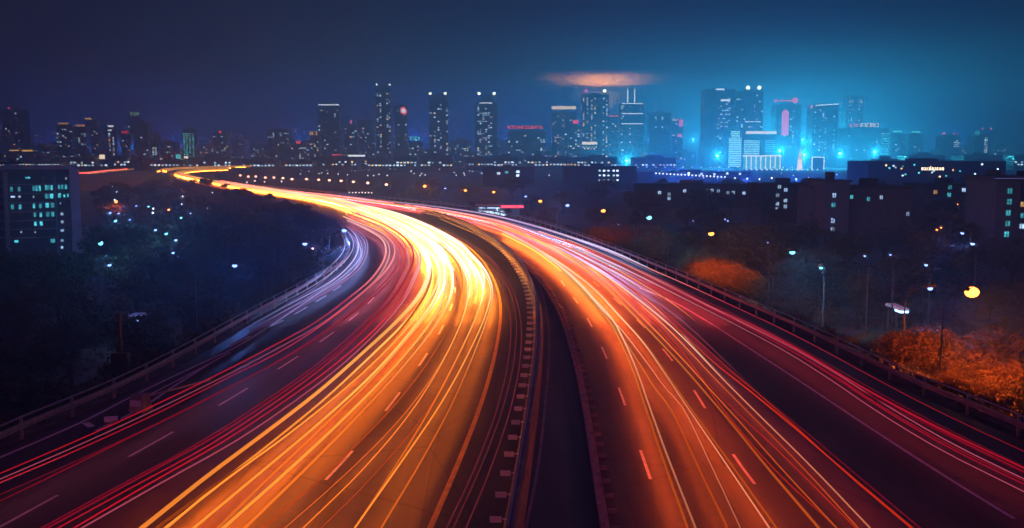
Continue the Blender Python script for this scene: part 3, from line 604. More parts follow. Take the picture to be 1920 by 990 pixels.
for i, (u, v, kd, r) in enumerate(((206, 399, 'blue', .3), (222, 400, 'blue', .22), (216, 414, 'cyan', .35), (291, 431, 'blue', .28), (311, 438, 'cyan', .3), (329, 450, 'blue', .25), (339, 408, 'cyan', .28), (188, 456, 'cyan', .38), (205, 497, 'blue', .22),
                                   (217, 378, 'orange', .45), (316, 393, 'orange', .3), (243, 412, 'blue', .18), (324, 474, 'blue', .2), (278, 387, 'cyan', .3), (255, 386, 'blue', .25), (357, 400, 'blue', .2))):
    Y = 13.0 * F / (v - 288); g = street_lamp(u, v, Y, kd, '', 'lamps of the estate left of the highway', 1.2, R(90), r, zbase=None, yard=True)
    order(g, 'estate' + kd, {'blue': 'blue white yard lamp on the dark estate at left, {ord}', 'cyan': 'teal yard lamp on the dark estate at left, {ord}', 'orange': 'reddish orange yard lamp on the estate at left, {ord}'}[kd], u)
for i, (u, v, kd, r) in enumerate(((1805, 437, 'blue', .3), (1824, 457, 'blue', .3), (1622, 480, 'blue', .16), (1670, 478, 'blue', .14), (1737, 497, 'blue', .2), (1540, 502, 'cyan', .2), (1757, 431, 'orange', .16),
                                   (1765, 427, 'orange', .14), (1796, 383, 'orange', .15), (1560, 410, 'blue', .15), (1440, 455, 'blue', .12), (1300, 414, 'blue', .14), (1160, 421, 'blue', .15), (1360, 411, 'blue', .2), (1365, 414, 'blue', .2))):
    Y = 12.5 * F / (v - 288); g = street_lamp(u, v, Y, kd, '', 'lamps of the estate right of the highway', 1.2, R(90), r, zbase=None, yard=True)
    order(g, 'restate' + kd, {'blue': 'small blue white lamp among the dark trees at right, {ord}', 'cyan': 'small teal lamp among the dark trees at right, {ord}', 'orange': 'small orange lamp among the dark trees at right, {ord}'}[kd], u)
# bare pole with a cabinet at the left guardrail
p = atY(229, 727, 58); g = empty('utility_pole', (p.x, p.y, gz(p.x, p.y)), 'bare violet grey pole with a dark cabinet behind the left guardrail', 'pole')
zt = atY(229, 592, 58).z - g.location.z
b = MB(); b.tube([(0, 0, 0), (0, 0, zt * .5), (0, 0, zt)], [.14, .11, .09], 10); b.build('pole', M['pole'], g)
b = MB(); b.ball((0, 0, zt), .14, .14, .2); b.build('finial', M['pole'], g)
zc = atY(229, 680, 58).z - g.location.z
b = MB(); b.box(-.5, .5, -.3, .25, zc - .55, zc + .6, 0, .03); cb = b.build('cabinet', M['dark'], g)
b = MB(); b.box(-.1, .95, -.05, .05, zc + .62, zc + .70); b.box(-.75, .7, -.05, .05, zc - .68, zc - .60); b.build('bracket', M['pole'], g)
b = MB(); b.tube([(0, 0, zt * .78), (-.35, 0, zt * .74)], .04, 6); b.build('arm', M['pole'], g)
# ================================================================== trees
def crown_mesh(name, seed, rad, hgt, base, n, size, lm, squash=1.0):
    g = np.random.default_rng(seed); V = []; Fc = []
    nc = max(9, int(n / 110)); C = []
    for _ in range(nc):
        d = g.normal(size=3); d /= np.linalg.norm(d); d[2] = abs(d[2]) * .9 - .25
        k = g.uniform(.35, .95); C.append((np.array([d[0] * rad * k, d[1] * rad * k, base + hgt * .45 + d[2] * hgt * .55 * k]), rad * g.uniform(.22, .42)))
    C.append((np.array([0, 0, base + hgt * .4]), rad * .5))
    for i in range(n):
        c_, r_ = C[g.integers(len(C))]; d = g.normal(size=3); d /= np.linalg.norm(d)
        p = c_ + d * r_ * g.uniform(.45, 1.05) * np.array([1, 1, .75])
        nrm = d * .6 + g.normal(size=3) * .6; nrm /= np.linalg.norm(nrm); a = np.cross(nrm, g.normal(size=3)); a /= np.linalg.norm(a); bb = np.cross(nrm, a)
        s = size * g.uniform(.55, 1.3); i0 = len(V)
        V += [p - a * s, p + bb * s * .45, p + a * s * 1.1, p - bb * s * .45 + nrm * s * .15]; Fc.append((i0, i0 + 1, i0 + 2, i0 + 3))
    me = bpy.data.meshes.new(name); me.from_pydata([tuple(v) for v in V], [], Fc); me.materials.append(lm); me.update(); return me, C
def trunk_mesh(name, C, base, hgt, r, seed):
    g = random.Random(seed); b = MB()
    top = (g.uniform(-.3, .3), g.uniform(-.3, .3), base + hgt * .55)
    b.tube([(0, 0, -.4), (g.uniform(-.1, .1), 0, base * .5), (top[0] * .5, top[1] * .5, base), top], [r * 1.3, r, r * .8, r * .3], 8)
    for c_, r_ in C[:9]:
        s = Vector((top[0] * .4, top[1] * .4, base * g.uniform(.75, 1.15))); e_ = Vector(c_); mid = s.lerp(e_, .5) + Vector((0, 0, hgt * .05))
        b.tube([s, mid, e_], [r * .45, r * .28, r * .08], 5)
    return b.mesh(name, M['bark'], True)
TREES = {}
for k, (seed, rad, hgt, base, n, size, lm) in dict(
    near0=(1, 3.3, 5.2, 2.6, 5200, .24, 'leaf'), near1=(2, 3.8, 4.6, 2.4, 5200, .24, 'leaf'),
    rus0=(3, 3.4, 4.8, 2.6, 6200, .19, 'rleaf'), rus1=(4, 4.0, 4.4, 2.4, 6600, .19, 'rleaf'), rus2=(9, 3.6, 5.2, 2.2, 6200, .19, 'rleaf'),
    far0=(5, 3.6, 6.0, 2.6, 1500, .42, 'leaf'), far1=(6, 4.3, 5.4, 2.2, 1500, .44, 'leaf'), far2=(7, 3.0, 7.0, 2.8, 1400, .42, 'leaf'), far3=(8, 5.0, 5.8, 2.2, 1700, .46, 'leaf'),
    bush0=(12, 2.4, 2.6, .5, 2600, .17, 'rleaf'), bush1=(13, 3.0, 2.4, .5, 2600, .18, 'rleaf')).items():
    cm, C = crown_mesh('crown', seed, rad, hgt, base, n, size, M[lm]); TREES[k] = (cm, trunk_mesh('trunk', C, base, hgt, .22, seed), base + hgt)
def tree(kind, x, y, top=None, height=None, label='', group=None, wide=1.0, name='tree', cat='tree', zb=None):
    cm, tm, hh = TREES[kind]; z = gz(x, y) if zb is None else zb
    s = ((top - z) if top is not None else height) / (hh - .2)
    g = empty(name, (x, y, z), label, cat, group, random.uniform(0, 6.28))
    g.scale = (s * wide, s * wide, s); child('crown', cm, g); child('trunk', tm, g); return g
# hand-placed trees the lamps light up
for k, (u, vt, Y, kd, lb, w) in enumerate((
    (1350, 484, 119, 'rus1', 'amber lit tree beside the highway below the orange street lamp', 1.1), (1400, 500, 114, 'rus0', 'small amber lit tree just right of the larger one by the highway', .8),
    (1300, 490, 122, 'rus2', 'sparse amber tree just left of the amber lit tree by the highway', .7),
    (1735, 612, 72, 'rus1', 'russet tree beyond the right guardrail below the bluish lamp', 1.1), (1840, 652, 69, 'rus0', 'bright russet tree in front of the others at the right edge', 1.25),
    (1905, 610, 73, 'rus2', 'tall russet tree cut by the right edge of the picture', 1.1), (1660, 628, 78, 'rus0', 'dark red tree with bare twigs beyond the right guardrail', .9),
    (1790, 690, 62, 'rus2', 'low dark russet tree nearest the right guardrail', 1.0), (1900, 700, 62, 'rus1', 'low russet tree at the lower right edge', 1.1))):
    p = atY(u, vt, Y); tree(kd, p.x, p.y, top=p.z, label=lb, group='russet trees right of the highway', wide=w)
for u, vt, Y, kd, lb, w in ((1022, 396, 204, 'bush0', 'round amber lit bush by the highway below the small orange lamp', .62), (952, 391, 214, 'bush1', 'small amber bush left of the round amber bush', .45),
                         (1126, 427, 172, 'bush1', 'half amber half teal bush by the highway below the teal lamp', .7), (1165, 434, 160, 'bush0', 'dim teal bush right of the half amber bush', .55)):
    p = atY(u, vt, Y); tree(kd, p.x, p.y, top=p.z, label=lb, group='lit bushes by the highway', wide=w, name='bush', cat='bush')
# bare pole above the amber tree, leaning twigs
FARK = ['far0', 'far1', 'far2', 'far3']
def wood(cells, label, group, key, name='tree', kinds=FARK, tops=None, skip=0.0):
    for (x, y) in cells:
        if road_gap(x, y) < 3.2: continue
        h = random.uniform(*tops) if callable(tops) is False else tops(x, y)
        pu = proj_u((x, y, 0))
        if pu < 185 and y > 100:
            h = min(h, CAM_Z - 180 * y / F - gz(x, y))
            if h < 2.2: continue
        g = tree(random.choice(kinds), x, y, height=h, group=group, wide=random.uniform(.85, 1.3), name=name)
        order(g, key, label, proj_u((x, y, 0))) if '{ord}' in label else tag(g, label)
def poisson(x0, x1, y0, y1, d0, d1, n=4000, cond=None):
    P = []
    for _ in range(n):
        x, y = random.uniform(x0, x1), random.uniform(y0, y1)
        if cond and not cond(x, y): continue
        d = d0 + (d1 - d0) * (y - y0) / (y1 - y0)
        if all((x - a) ** 2 + (y - c_) ** 2 > d * d for a, c_ in P): P.append((x, y))
    return P
def lx(y): return float(np.interp(y, LBa[:, 1], LBa[:, 0]))
def rx(y): return float(np.interp(y, RBa[:, 1], RBa[:, 0]))
# the dark wood inside the left bend: crowns just reach the road's edge
inner = poisson(-240, -24, 150, 520, 8.0, 16, 4000, lambda x, y: 3.5 < road_gap(x, y) < 62 and x < lx(y))
def inner_top(x, y):
    z = gz(x, y); d = road_gap(x, y); return max(3.5, (random.uniform(1.2, 2.9) if d < 12 else random.uniform(-1.5, 1.0)) - z)
wood(inner, 'dark leafy tree in the wood inside the left bend of the highway', 'trees in the wood inside the left bend', 'inner', tops=inner_top)
left = poisson(-75, -27, 46, 150, 7.5, 10, 2000, lambda x, y: x < lx(y) - 4 and proj_u((x, y, 0)) > -120 and not (-31 < x < -22 and 84 < y < 96) and not (-31 < x < -22 and 52 < y < 68))
def left_top(x, y): return max(2.5, random.uniform(-4.5, -1.6) - gz(x, y))
wood(left, 'dark tree on the slope left of the highway, {ord} there', 'dark trees on the slope left of the highway', 'left', kinds=['near0', 'near1', 'far1', 'far3'], tops=left_top)
leftfar = poisson(-190, -45, 150, 420, 20, 34, 600, lambda x, y: road_gap(x, y) > 60 and x > -.62 * y)
wood(leftfar, 'dark tree among the yard lamps of the left estate, {ord} of them', 'dark trees on the left estate', 'leftfar', tops=(4.0, 7.0))
right = poisson(18, 130, 62, 230, 10.5, 14, 2500, lambda x, y: rx(y) + 12 < x < .56 * y + 6 and not (proj_u((x, y, 3)) > 1690 and y < 84))
wood(right, 'dark tree in the wood right of the highway', 'trees in the wood right of the highway', 'right', tops=lambda x, y: max(3, random.uniform(-5.5, -3.0) + (random.uniform(2, 5) if y > 140 else 0) - gz(x, y)))
right2 = poisson(-40, 250, 230, 560, 20, 38, 1500, lambda x, y: rx(y) + 26 < x < .56 * y and road_gap(x, y) > 24)
wood(right2, 'dark tree in the far belt beyond the right estate', 'trees in the far belt beyond the right estate', 'right2', tops=lambda x, y: random.uniform(6, 11) + (y - 230) * .006)
# ------------------------------------------------------------------ undergrowth on the slopes and between the trees
g_ = np.random.default_rng(21); V = []; Fc = []; nclump = 0
while nclump < 1500:
    y = 40 + 260 * g_.uniform() ** 1.5; x = g_.uniform(-.62, .62) * y
    d = road_gap(x, y)
    if d < 2.6 or proj_u((x, y, 0)) < -60 or proj_u((x, y, 0)) > 1980: continue
    nclump += 1; z0 = gz(x, y); rad = g_.uniform(.7, 2.2) * (1 + y / 300); hh = rad * g_.uniform(.45, .9) * (.6 if d < 5 else 1); k = 46; sz = .16 + y * .0016
    for _ in range(k):
        t = g_.uniform(0, 6.283); q = math.sqrt(g_.uniform()); zz = z0 - .1 + hh * math.sqrt(max(0, 1 - q * q)) * g_.uniform(.5, 1.05)
        p = np.array([x + rad * q * math.cos(t), y + rad * q * math.sin(t), zz]); a = g_.normal(size=3); a /= np.linalg.norm(a); bb = np.cross(a, g_.normal(size=3)); bb /= np.linalg.norm(bb); i0 = len(V)
        V += [tuple(p - a * sz), tuple(p + bb * sz * .5), tuple(p + a * sz), tuple(p - bb * sz * .5)]; Fc.append((i0, i0 + 1, i0 + 2, i0 + 3))
me = bpy.data.meshes.new('undergrowth'); me.from_pydata(V, [], Fc); me.materials.append(M['leaf']); me.update()
ug = bpy.data.objects.new('undergrowth', me); col.objects.link(ug); tag(ug, 'dark low undergrowth on the slopes beside the highway', 'undergrowth', kind='stuff')
# ================================================================== buildings
_wm = {}
def wmesh(w, h, m):
    k = (round(w, 2), round(h, 2), m)
    if k not in _wm: b = MB(); b.box(-w / 2, w / 2, -.12, .06, -h / 2, h / 2); _wm[k] = b.mesh('window', M[m])
    return _wm[k]
def win(g, x, z, w, h, m, y=0.0): return child('window', wmesh(w, h, m), g, (x, y, z))
def ab(u, Y): return (u - 960) / F * Y
def zt_(v, Y): return atY(960, v, Y).z - G
def tower(name, label, u0, u1, v, Y, skin='glass', n=14, mix=(('w_cool', 6), ('w_warm', 1)), cols=None, steps=(), depth=None, group=None, cat='tower', rows=None, ww=2.6, wh=1.8, roofbox=True, seed=None):
    rd = random.Random(seed if seed is not None else int(u0 * 7 + v)); cx = ab((u0 + u1) / 2, Y); w = ab(u1, Y) - ab(u0, Y); h = zt_(v, Y); d = depth or max(18, w * .8)
    g = empty(name, (cx, Y, G), label, cat, group)
    b = MB(); b.box(-w / 2, w / 2, 0, d, 0, h); b.build('wall', M[skin], g)
    b = MB(); b.box(-w / 2 + .4, w / 2 - .4, .4, d - .4, h + .01, h + 1.3)
    if roofbox and w > 12: b.box(-w * .18, w * .22, d * .3, d * .7, h + 1.31, h + rd.uniform(3, 5))
    b.build('roof', M['roof'], g)
    pool = [m for m, k in mix for _ in range(k)]; fl = 3.4; nx = max(2, int(w / 4.2)); seen = set()
    for i in range(n):
        for _ in range(6):
            cxi = rd.choice(cols) if cols else (rd.randrange(nx) + .5) / nx
            r_ = rd.randrange(2, max(3, int(h / fl) - 1)) if not rows else min(rd.choice(rows), int(h / fl) - 2)
            if (cxi, r_) not in seen: break
        seen.add((cxi, r_)); win(g, -w / 2 + cxi * w, r_ * fl + 1.5, ww * rd.uniform(.8, 1.2), wh, rd.choice(pool))
    g['w'] = w; g['h'] = h; g['d'] = d
    return g
def sign(g, name, x0, x1, z0, z1, m, seg=1, y=-.6, dep=.5, gap=.3, kindof='sign'):
    """a lit sign as real boxes on a dark back plate; seg = number of characters"""
    b = MB(); b.box(x0 - .3, x1 + .3, y + dep * .5, y + dep, z0 - .3, z1 + .3); pl_ = b.build(name, M['dark'], g)
    w = (x1 - x0) / seg; b = MB()
    for i in range(seg):
        a = x0 + i * w; bx = a + w * (1 - gap if seg > 1 else 1)
        if seg > 1:
            t = min(.8, (z1 - z0) * .3); k = i % 4
            b.box(a, bx, y, y + dep * .45, z1 - t, z1); b.box(a, bx, y, y + dep * .45, z0, z0 + t)
            if k != 1: b.box(a, a + (bx - a) * .35, y, y + dep * .45, z0 + t, z1 - t)
            if k != 2: b.box(bx - (bx - a) * .35, bx, y, y + dep * .45, z0 + t, z1 - t)
        else: b.box(a, bx, y, y + dep * .45, z0, z1)
    b.build('lit_face', M[m], pl_); return pl_
def roofsign(g, u0, u1, v0, v1, Y, m, seg=1, nm='sign'):
    cx = g.location.x; h0 = zt_(v1, Y); h1 = zt_(v0, Y); s_ = sign(g, nm, ab(u0, Y) - cx, ab(u1, Y) - cx, h0, h1, m, seg)
    if h0 > g['h'] + .5:      # stand it on legs
        b = MB(); xa, xb = ab(u0, Y) - cx, ab(u1, Y) - cx
        for x in (xa + (xb - xa) * .15, xa + (xb - xa) * .85): b.box(x - .25, x + .25, -.3, .2, g['h'] - .2, h0 - .31)
        b.build('sign_legs', M['dark'], g)
    return s_
def beacons(g, uvs, Y, m='beacon', r=2.2):
    for u, v in uvs:
        x = ab(u, Y) - g.location.x; z = zt_(v, Y); b = MB(); b.tube([(x, 4, g['h'] - .2), (x, 4, z - r * .4)], .5, 6); ms = b.build('beacon_mast', M['dark'], g)
        b = MB(); b.ball((x, 4, z), r, r, r * .85); b.build('beacon', M[m], ms, smooth=True)
COOL = (('w_cool', 6), ('w_warm', 1)); TEAL = (('w_teal', 3), ('w_cool', 2)); WARM = (('w_warm', 2), ('w_cool', 3))
# --- the skyline, tower by tower
Y = 1750
g = tower('office_tower', 'stocky dark tower with a pale lit crown frame on its roof', 599, 639, 199, Y, n=14)
h = g['h']; w = g['w']; b = MB(); b.box(-w * .45, w * .5, -1, 0, h + 1.4, h + 3.2); b.build('lit_cornice', M['s_white'], g)
b = MB(); b.tube([(-w * .3, 6, h), (-w * .22, 6, h + 8), (w * .22, 6, h + 8), (w * .3, 6, h)], .8, 6); b.box(-w * .22, w * .2, 5, 16, h + 1.3, h + 8); b.build('crown', M['stone'], g)
g = tower('apartment_tower', 'low dark tower with an amber rooftop sign left of the stocky tower', 584, 601, 256, Y - 40, n=10); roofsign(g, 584, 600, 247, 253, Y - 40, 's_amber', 2)
g = tower('office_tower', 'tallest slim dark tower with two small corner beacons', 707, 735, 163, 1800, n=44, cols=(.12, .32, .78, .92)); beacons(g, ((709, 158), (733, 158)), 1800, r=1.6)
g = tower('office_tower', 'slim dark tower with a red and white leaf shaped sign at its top corner', 742, 765, 199, 1780, n=5)
cx = ab(758.5, 1780) - g.location.x; cz = zt_(207, 1780); V = []; b = MB()
def leaf(s, y0, y1, m):
    b = MB(); k = 20; pts = []
    for i in range(k):
        t = 2 * math.pi * i / k; r_ = (1 + .38 * max(0, math.cos(t + .9)) ** 3) * s; pts.append((cx + 5.6 * r_ * math.cos(t), cz + 6.4 * r_ * math.sin(t)))
    b.v = [(x, y0, z) for x, z in pts] + [(x, y1, z) for x, z in pts]
    b.face(list(range(k))[::-1]); b.face([k + i for i in range(k)])
    for i in range(k): b.face((i, (i + 1) % k, k + (i + 1) % k, k + i))
    return b, m
lb_, m_ = leaf(1.0, -1.4, -.2, 's_red'); sg = lb_.build('sign', M['s_red'], g); lb_, m_ = leaf(.62, -2.0, -1.41, 's_white'); lb_.build('white_leaf', M['s_white'], sg)
g = tower('office_block', 'low block with a row of teal lit letters on its roof', 768, 792, 267, 1800, n=8); roofsign(g, 770, 790, 257, 262, 1800, 's_teal', 4)
g = tower('office_tower', 'dark tower with rounded shoulders and two pale beacons, left of its twin', 806, 841, 190, 1700, n=36, cols=(.08, .3, .5, .62, .95))
w, h, d = g['w'], g['h'], g['d']; b = MB(); b.box(-w * .38, w * .42, 2, d - 2, h, h + 12, 0, 1.2); b.build('upper_storeys', M['glass'], g); beacons(g, ((808, 175), (836, 175)), 1700, r=2.4)
g = tower('office_tower', 'broad dark tower with a set-back top, lit cornice and two pale beacons', 891, 933, 193, 1700, n=64, cols=(.15, .25, .38, .5, .62, .72))
w, h, d = g['w'], g['h'], g['d']; b = MB(); b.box(-w * .24, w * .30, 2, d - 2, h, h + 14, 0, .8); b.build('upper_storeys', M['stone'], g); b = MB(); b.box(-w * .3, w * .28, -.7, 0, h - .6, h + .6); b.build('lit_cornice', M['s_white'], g); beacons(g, ((899, 175), (927, 175)), 1700, r=2.6)
g = tower('apartment_tower', 'hazy block between the two beacon towers', 843, 884, 264, 1900, n=20)
g = tower('office_block', 'wide hazy block with a long row of red letters on its roof', 952, 1022, 246, 1700, n=24); roofsign(g, 952, 1020, 236, 241, 1700, 's_red', 11)
g = tower('office_tower', 'hazy tower under a long cream roof sign', 1034, 1081, 212, 1850, n=34, mix=WARM); roofsign(g, 1034, 1079, 199, 205, 1850, 's_cream')
g = tower('apartment_tower', 'lower hazy tower with a small red flag sign on its corner', 1058, 1086, 236, 1750, n=18, mix=WARM); roofsign(g, 1073, 1083, 225, 232, 1750, 's_red')
g = tower('office_tower', 'tall tower dotted with lit windows, with red and yellow lights on its roof', 1090, 1140, 178, 1700, n=98, cols=(.06, .2, .36, .48, .8, .92), mix=WARM, ww=2.2); beacons(g, ((1097, 170),), 1700, 's_pink', 3.2); beacons(g, ((1132, 170),), 1700, 'beacon', 3.0)
g = tower('office_block', 'block with a bright cream sign over small lit shopfronts below the dotted tower', 1090, 1119, 272, 1560, n=0, skin='stone'); sign(g, 'sign', -11.5, 11.5, zt_(271, 1560), zt_(266, 1560), 's_cream')
for i in range(9): win(g, -10 + i * 2.5, zt_(276, 1560) - (i % 2) * 2, 1.4, 2.2, 'w_warm' if i % 3 else 'w_cool')
g = tower('apartment_tower', 'hazy tower with a small red letter sign right of the dotted tower', 1140, 1160, 221, 1850, n=6); roofsign(g, 1141, 1158, 216, 219, 1850, 's_red', 4)
g = tower('office_tower', 'tower crossed by three lit lines under two white masts', 1162, 1206, 193, 1750, n=20, cols=(.05, .1, .4), mix=WARM)
for v in (194, 213, 232): sign(g, 'lit_line', ab(1164, Y) - g.location.x, ab(1203, Y) - g.location.x, zt_(v, Y) - .7, zt_(v, Y) + .7, 's_white')
for u in (1175, 1188): x = ab(u, Y) - g.location.x; b = MB(); b.tube([(x, 5, g['h'] - .1), (x, 5, zt_(166, Y))], [1.0, .7], 8); b.build('mast', M['s_white'], g)
g = tower('apartment_tower', 'plain bluish tower with a short lit column of windows', 1215, 1256, 212, 1800, n=14, cols=(.3, .6), rows=(20, 24, 28, 30, 34, 36, 37, 38))
g = tower('apartment_tower', 'hazy tower with a pink lantern sign hanging at its corner', 1258, 1278, 226, 1850, n=8, mix=WARM); roofsign(g, 1258, 1270, 223, 226, 1850, 's_cream', 2); roofsign(g, 1270, 1278, 224, 237, 1850, 's_pink'); sign(g, 'lower_sign', ab(1268, 1850) - g.location.x, ab(1276, 1850) - g.location.x, zt_(257, 1850), zt_(251, 1850), 's_pink')
g = tower('office_tower', 'massive teal washed tower with lit floors near its top', 1318, 1374, 168, 1750, n=40, cols=(.45, .55, .62, .72, .8), mix=COOL, ww=4.5, wh=1.2); roofsign(g, 1337, 1353, 166, 169, Y, 's_white'); sign(g, 'lit_line', ab(1347, Y) - g.location.x, ab(1364, Y) - g.location.x, zt_(190, Y), zt_(186, Y), 's_white')
g = tower('office_tower', 'teal washed tower carrying two round pale lights, joined to the massive tower', 1376, 1426, 172, 1790, n=26, mix=COOL); beacons(g, ((1398, 164), (1419, 164)), 1790, r=3.8); b = MB(); b.box(-8, 20, -.8, 0, zt_(229, 1790), zt_(229, 1790) + 1.2); b.build('lit_cornice', M['s_white'], g)
g = tower('hotel_block', 'block of pale lit floor bands in front of the massive tower', 1355, 1388, 240, 1640, n=0)
w, h = g['w'], g['h']
for i in range(20): win(g, w * .12, 3 + i * 2.9, w * .72 if i < 16 else w * .5, 1.5, 'w_band', -.02)
g = tower('hotel_block', 'pale banded block with a cream roof bar above the colonnade', 1389, 1452, 254, 1660, n=0)
w, h = g['w'], g['h']; roofsign(g, 1395, 1452, 246, 251, 1660, 's_cream')
for i in range(15): win(g, -w * .22, 3 + i * 2.9, w * .46, 1.3, 'w_band'); win(g, w * .32, 3 + i * 2.9, w * .28, 1.0, 'w_teal')
b = MB(); x = ab(1433.5, 1790) - ab(1420.5, 1660); zz = zt_(229, 1660) ; b.tube([(x, 10, h + .3), (x, 10, zt_(210, 1660)), (x, 10, zt_(205, 1660))], [5.6, 5.6, 2.0], 14); b.build('roof_lantern', M['s_pink'], g)
g = tower('office_tower', 'slim hazy tower holding a red beacon bar with a white core', 1450, 1497, 197, 1900, n=14, cols=(.35, .6, .7)); roofsign(g, 1453, 1480, 187.5, 189.5, 1900, 's_red'); beacons(g, ((1450, 189),), 1900, 's_pink', 3.6); beacons(g, ((1486, 188),), 1900, 's_red', 6.0)
g = tower('office_tower', 'teal tower with a slanting white roof line and a pink end lamp', 1518, 1566, 198, 1750, n=40, cols=(.1, .3, .42, .52, .85), mix=TEAL); x0 = ab(1523, Y) - g.location.x; x1 = ab(1566, Y) - g.location.x; b = MB(); b.tube([(x0, -1, zt_(197.5, Y)), (x1, -1, zt_(195, Y))], .9, 6); b.build('lit_roof_line', M['s_white'], g); beacons(g, ((1518, 200),), Y, 's_pink', 3.6)
g = tower('office_tower', 'tall hazy teal tower behind the pink and white sign', 1580, 1612, 181, 1950, n=30, cols=(.2, .35, .75, .85), rows=(37, 36, 35, 33, 31, 29, 26, 25, 20, 16), mix=WARM, ww=3.5, wh=1.2)
g = tower('office_block', 'broad block under a blazing pink and white roof sign', 1585, 1661, 241, 1700, n=10, mix=TEAL); roofsign(g, 1587, 1606, 232, 238, 1700, 's_pink', 3); roofsign(g, 1607, 1643, 231, 238, 1700, 's_cream', 6)
w = g['w']
for i in range(12): win(g, w * .42, 10 + i * 4.2, w * .2, 1.0, 'w_teal')
g = tower('office_block', 'hazy block with a small teal roof sign right of the blazing sign', 1664, 1692, 252, 1850, n=8); roofsign(g, 1668, 1684, 245, 248, 1850, 's_teal')
g = tower('office_block', 'second hazy block with a thin teal roof sign', 1698, 1726, 253, 1870, n=5); roofsign(g, 1703, 1719, 246, 249, 1870, 's_teal')
g = tower('apartment_tower', 'dim tower with one red ring and red dots on its roof', 1760, 1795, 256, 1800, n=10, cols=(.7, .8, .9), rows=(10, 11, 12, 13)); beacons(g, ((1765, 250),), 1800, 's_red', 2.4); roofsign(g, 1782, 1791, 250, 252, 1800, 's_red', 3)
g = tower('apartment_tower', 'dim tower with a teal crown and two red points', 1820, 1850, 253, 1750, n=22, cols=(.7, .8)); roofsign(g, 1822, 1830, 246, 252, 1750, 's_teal', 2); beacons(g, ((1837, 241), (1853, 241)), 1750, 's_red', 1.6)
# colonnade, monument, gate
Yc = 1500; p0, p1 = ab(1396, Yc), ab(1461, Yc); g = empty('colonnade', ((p0 + p1) / 2, Yc, G), 'brightly lit white colonnade hall at the foot of the teal towers', 'pavilion'); w = p1 - p0; h = zt_(291, Yc)
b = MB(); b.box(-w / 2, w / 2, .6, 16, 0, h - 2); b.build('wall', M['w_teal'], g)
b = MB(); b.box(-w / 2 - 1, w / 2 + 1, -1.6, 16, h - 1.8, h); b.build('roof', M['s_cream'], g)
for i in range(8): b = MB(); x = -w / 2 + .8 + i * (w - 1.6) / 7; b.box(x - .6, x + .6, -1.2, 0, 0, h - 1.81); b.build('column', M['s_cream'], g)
g = empty('monument', (ab(1497, 1450), 1450, G), 'slender amber lit obelisk monument beside the colonnade', 'monument'); h = zt_(276, 1450)
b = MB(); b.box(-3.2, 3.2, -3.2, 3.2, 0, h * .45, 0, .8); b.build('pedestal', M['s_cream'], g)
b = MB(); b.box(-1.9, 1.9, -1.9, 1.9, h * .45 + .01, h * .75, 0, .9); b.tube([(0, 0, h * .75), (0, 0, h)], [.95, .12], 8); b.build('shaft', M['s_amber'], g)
g = empty('gateway', (ab(1531, 1480), 1480, G), 'tall square gateway outlined in white light right of the monument', 'gateway'); h = zt_(294, 1480); w = ab(1543, 1480) - ab(1521, 1480)
b = MB(); b.box(-w / 2, w / 2, .3, 12, 0, h - 1.2); b.build('wall', M['glass'], g)
b = MB(); b.box(-w / 2 - .6, -w / 2 + .5, -.6, .2, 0, h); b.box(w / 2 - .5, w / 2 + .6, -.6, .2, 0, h); b.box(-w / 2 + .5, w / 2 - .5, -.6, .2, h - 1.1, h); b.build('lit_frame', M['s_white'], g)
# --- left part of the skyline
def simple(name, label, u0, u1, v, Y, n, sg=None, **k):
    g = tower(name, label, u0, u1, v, Y, n=n, **k)
    for s_ in (sg or ()): roofsign(g, *s_[:4], Y, s_[4], s_[5] if len(s_) > 5 else 1)
    return g
simple('apartment_tower', 'dim tall tower at far left with a red rooftop light', 12, 50, 206, 1800, 10, ((25, 29, 202, 204, 's_red'),))
simple('apartment_tower', 'dim tower with two amber roof bars at far left', 24, 70, 286, 1500, 8, ((24, 42, 281, 283, 's_amber'), (47, 67, 281, 284, 's_amber')))
simple('apartment_tower', 'dim tower with a broken amber letter row on its roof', 112, 142, 236, 1700, 14, ((118, 136, 230, 233, 's_amber', 5),))
simple('apartment_tower', 'dim tower with a slanting amber sign right of the amber letter row', 146, 168, 240, 1720, 12, ((149, 167, 234, 237, 's_amber', 4),))
simple('apartment_tower', 'dim tower with a small amber arched cap', 168, 190, 228, 1850, 14, ((167, 179, 221, 224, 's_amber'),))
simple('apartment_tower', 'dim tower with two stacked white signs', 205, 224, 242, 1700, 18, ((209, 219, 235, 238, 's_white'), (208, 216, 243, 245, 's_white')), cols=(.3, .7))
simple('apartment_tower', 'dim tower with a red letter sign left of the pointed teal tower', 228, 250, 252, 1750, 6, ((235, 248, 246, 250, 's_red', 3),))
g = tower('pointed_tower', 'teal floodlit tower with a pointed gable top', 257, 283, 234, 1650, n=3, skin='wall', roofbox=False)
w, h, d = g['w'], g['h'], g['d']; b = MB(); b.v = [(-w / 2, 0, h + 1.31), (w / 2, 0, h + 1.31), (0, 0, h + 9), (-w / 2, d, h + 1.31), (w / 2, d, h + 1.31), (0, d, h + 9)]
for q in ((0, 1, 2), (5, 4, 3), (0, 2, 5, 3), (2, 1, 4, 5), (1, 0, 3, 4)): b.face(q)
b.build('gable', M['wall'], g)
sgp = tower('sign_tower', 'dark tower behind with a tilted green and white rooftop sign', 246, 272, 221, 1900, n=2); roofsign(sgp, 252, 268, 211, 216, 1900, 's_green', 4)
simple('apartment_tower', 'low tower right beside the pointed teal tower with lit rows', 284, 299, 252, 1680, 12, rows=(6, 7, 8, 9))
simple('apartment_tower', 'slender tower covered in teal lit windows left of the far bend', 347, 369, 243, 1700, 70, mix=(('w_teal', 1),), cols=(.12, .35, .6, .88))
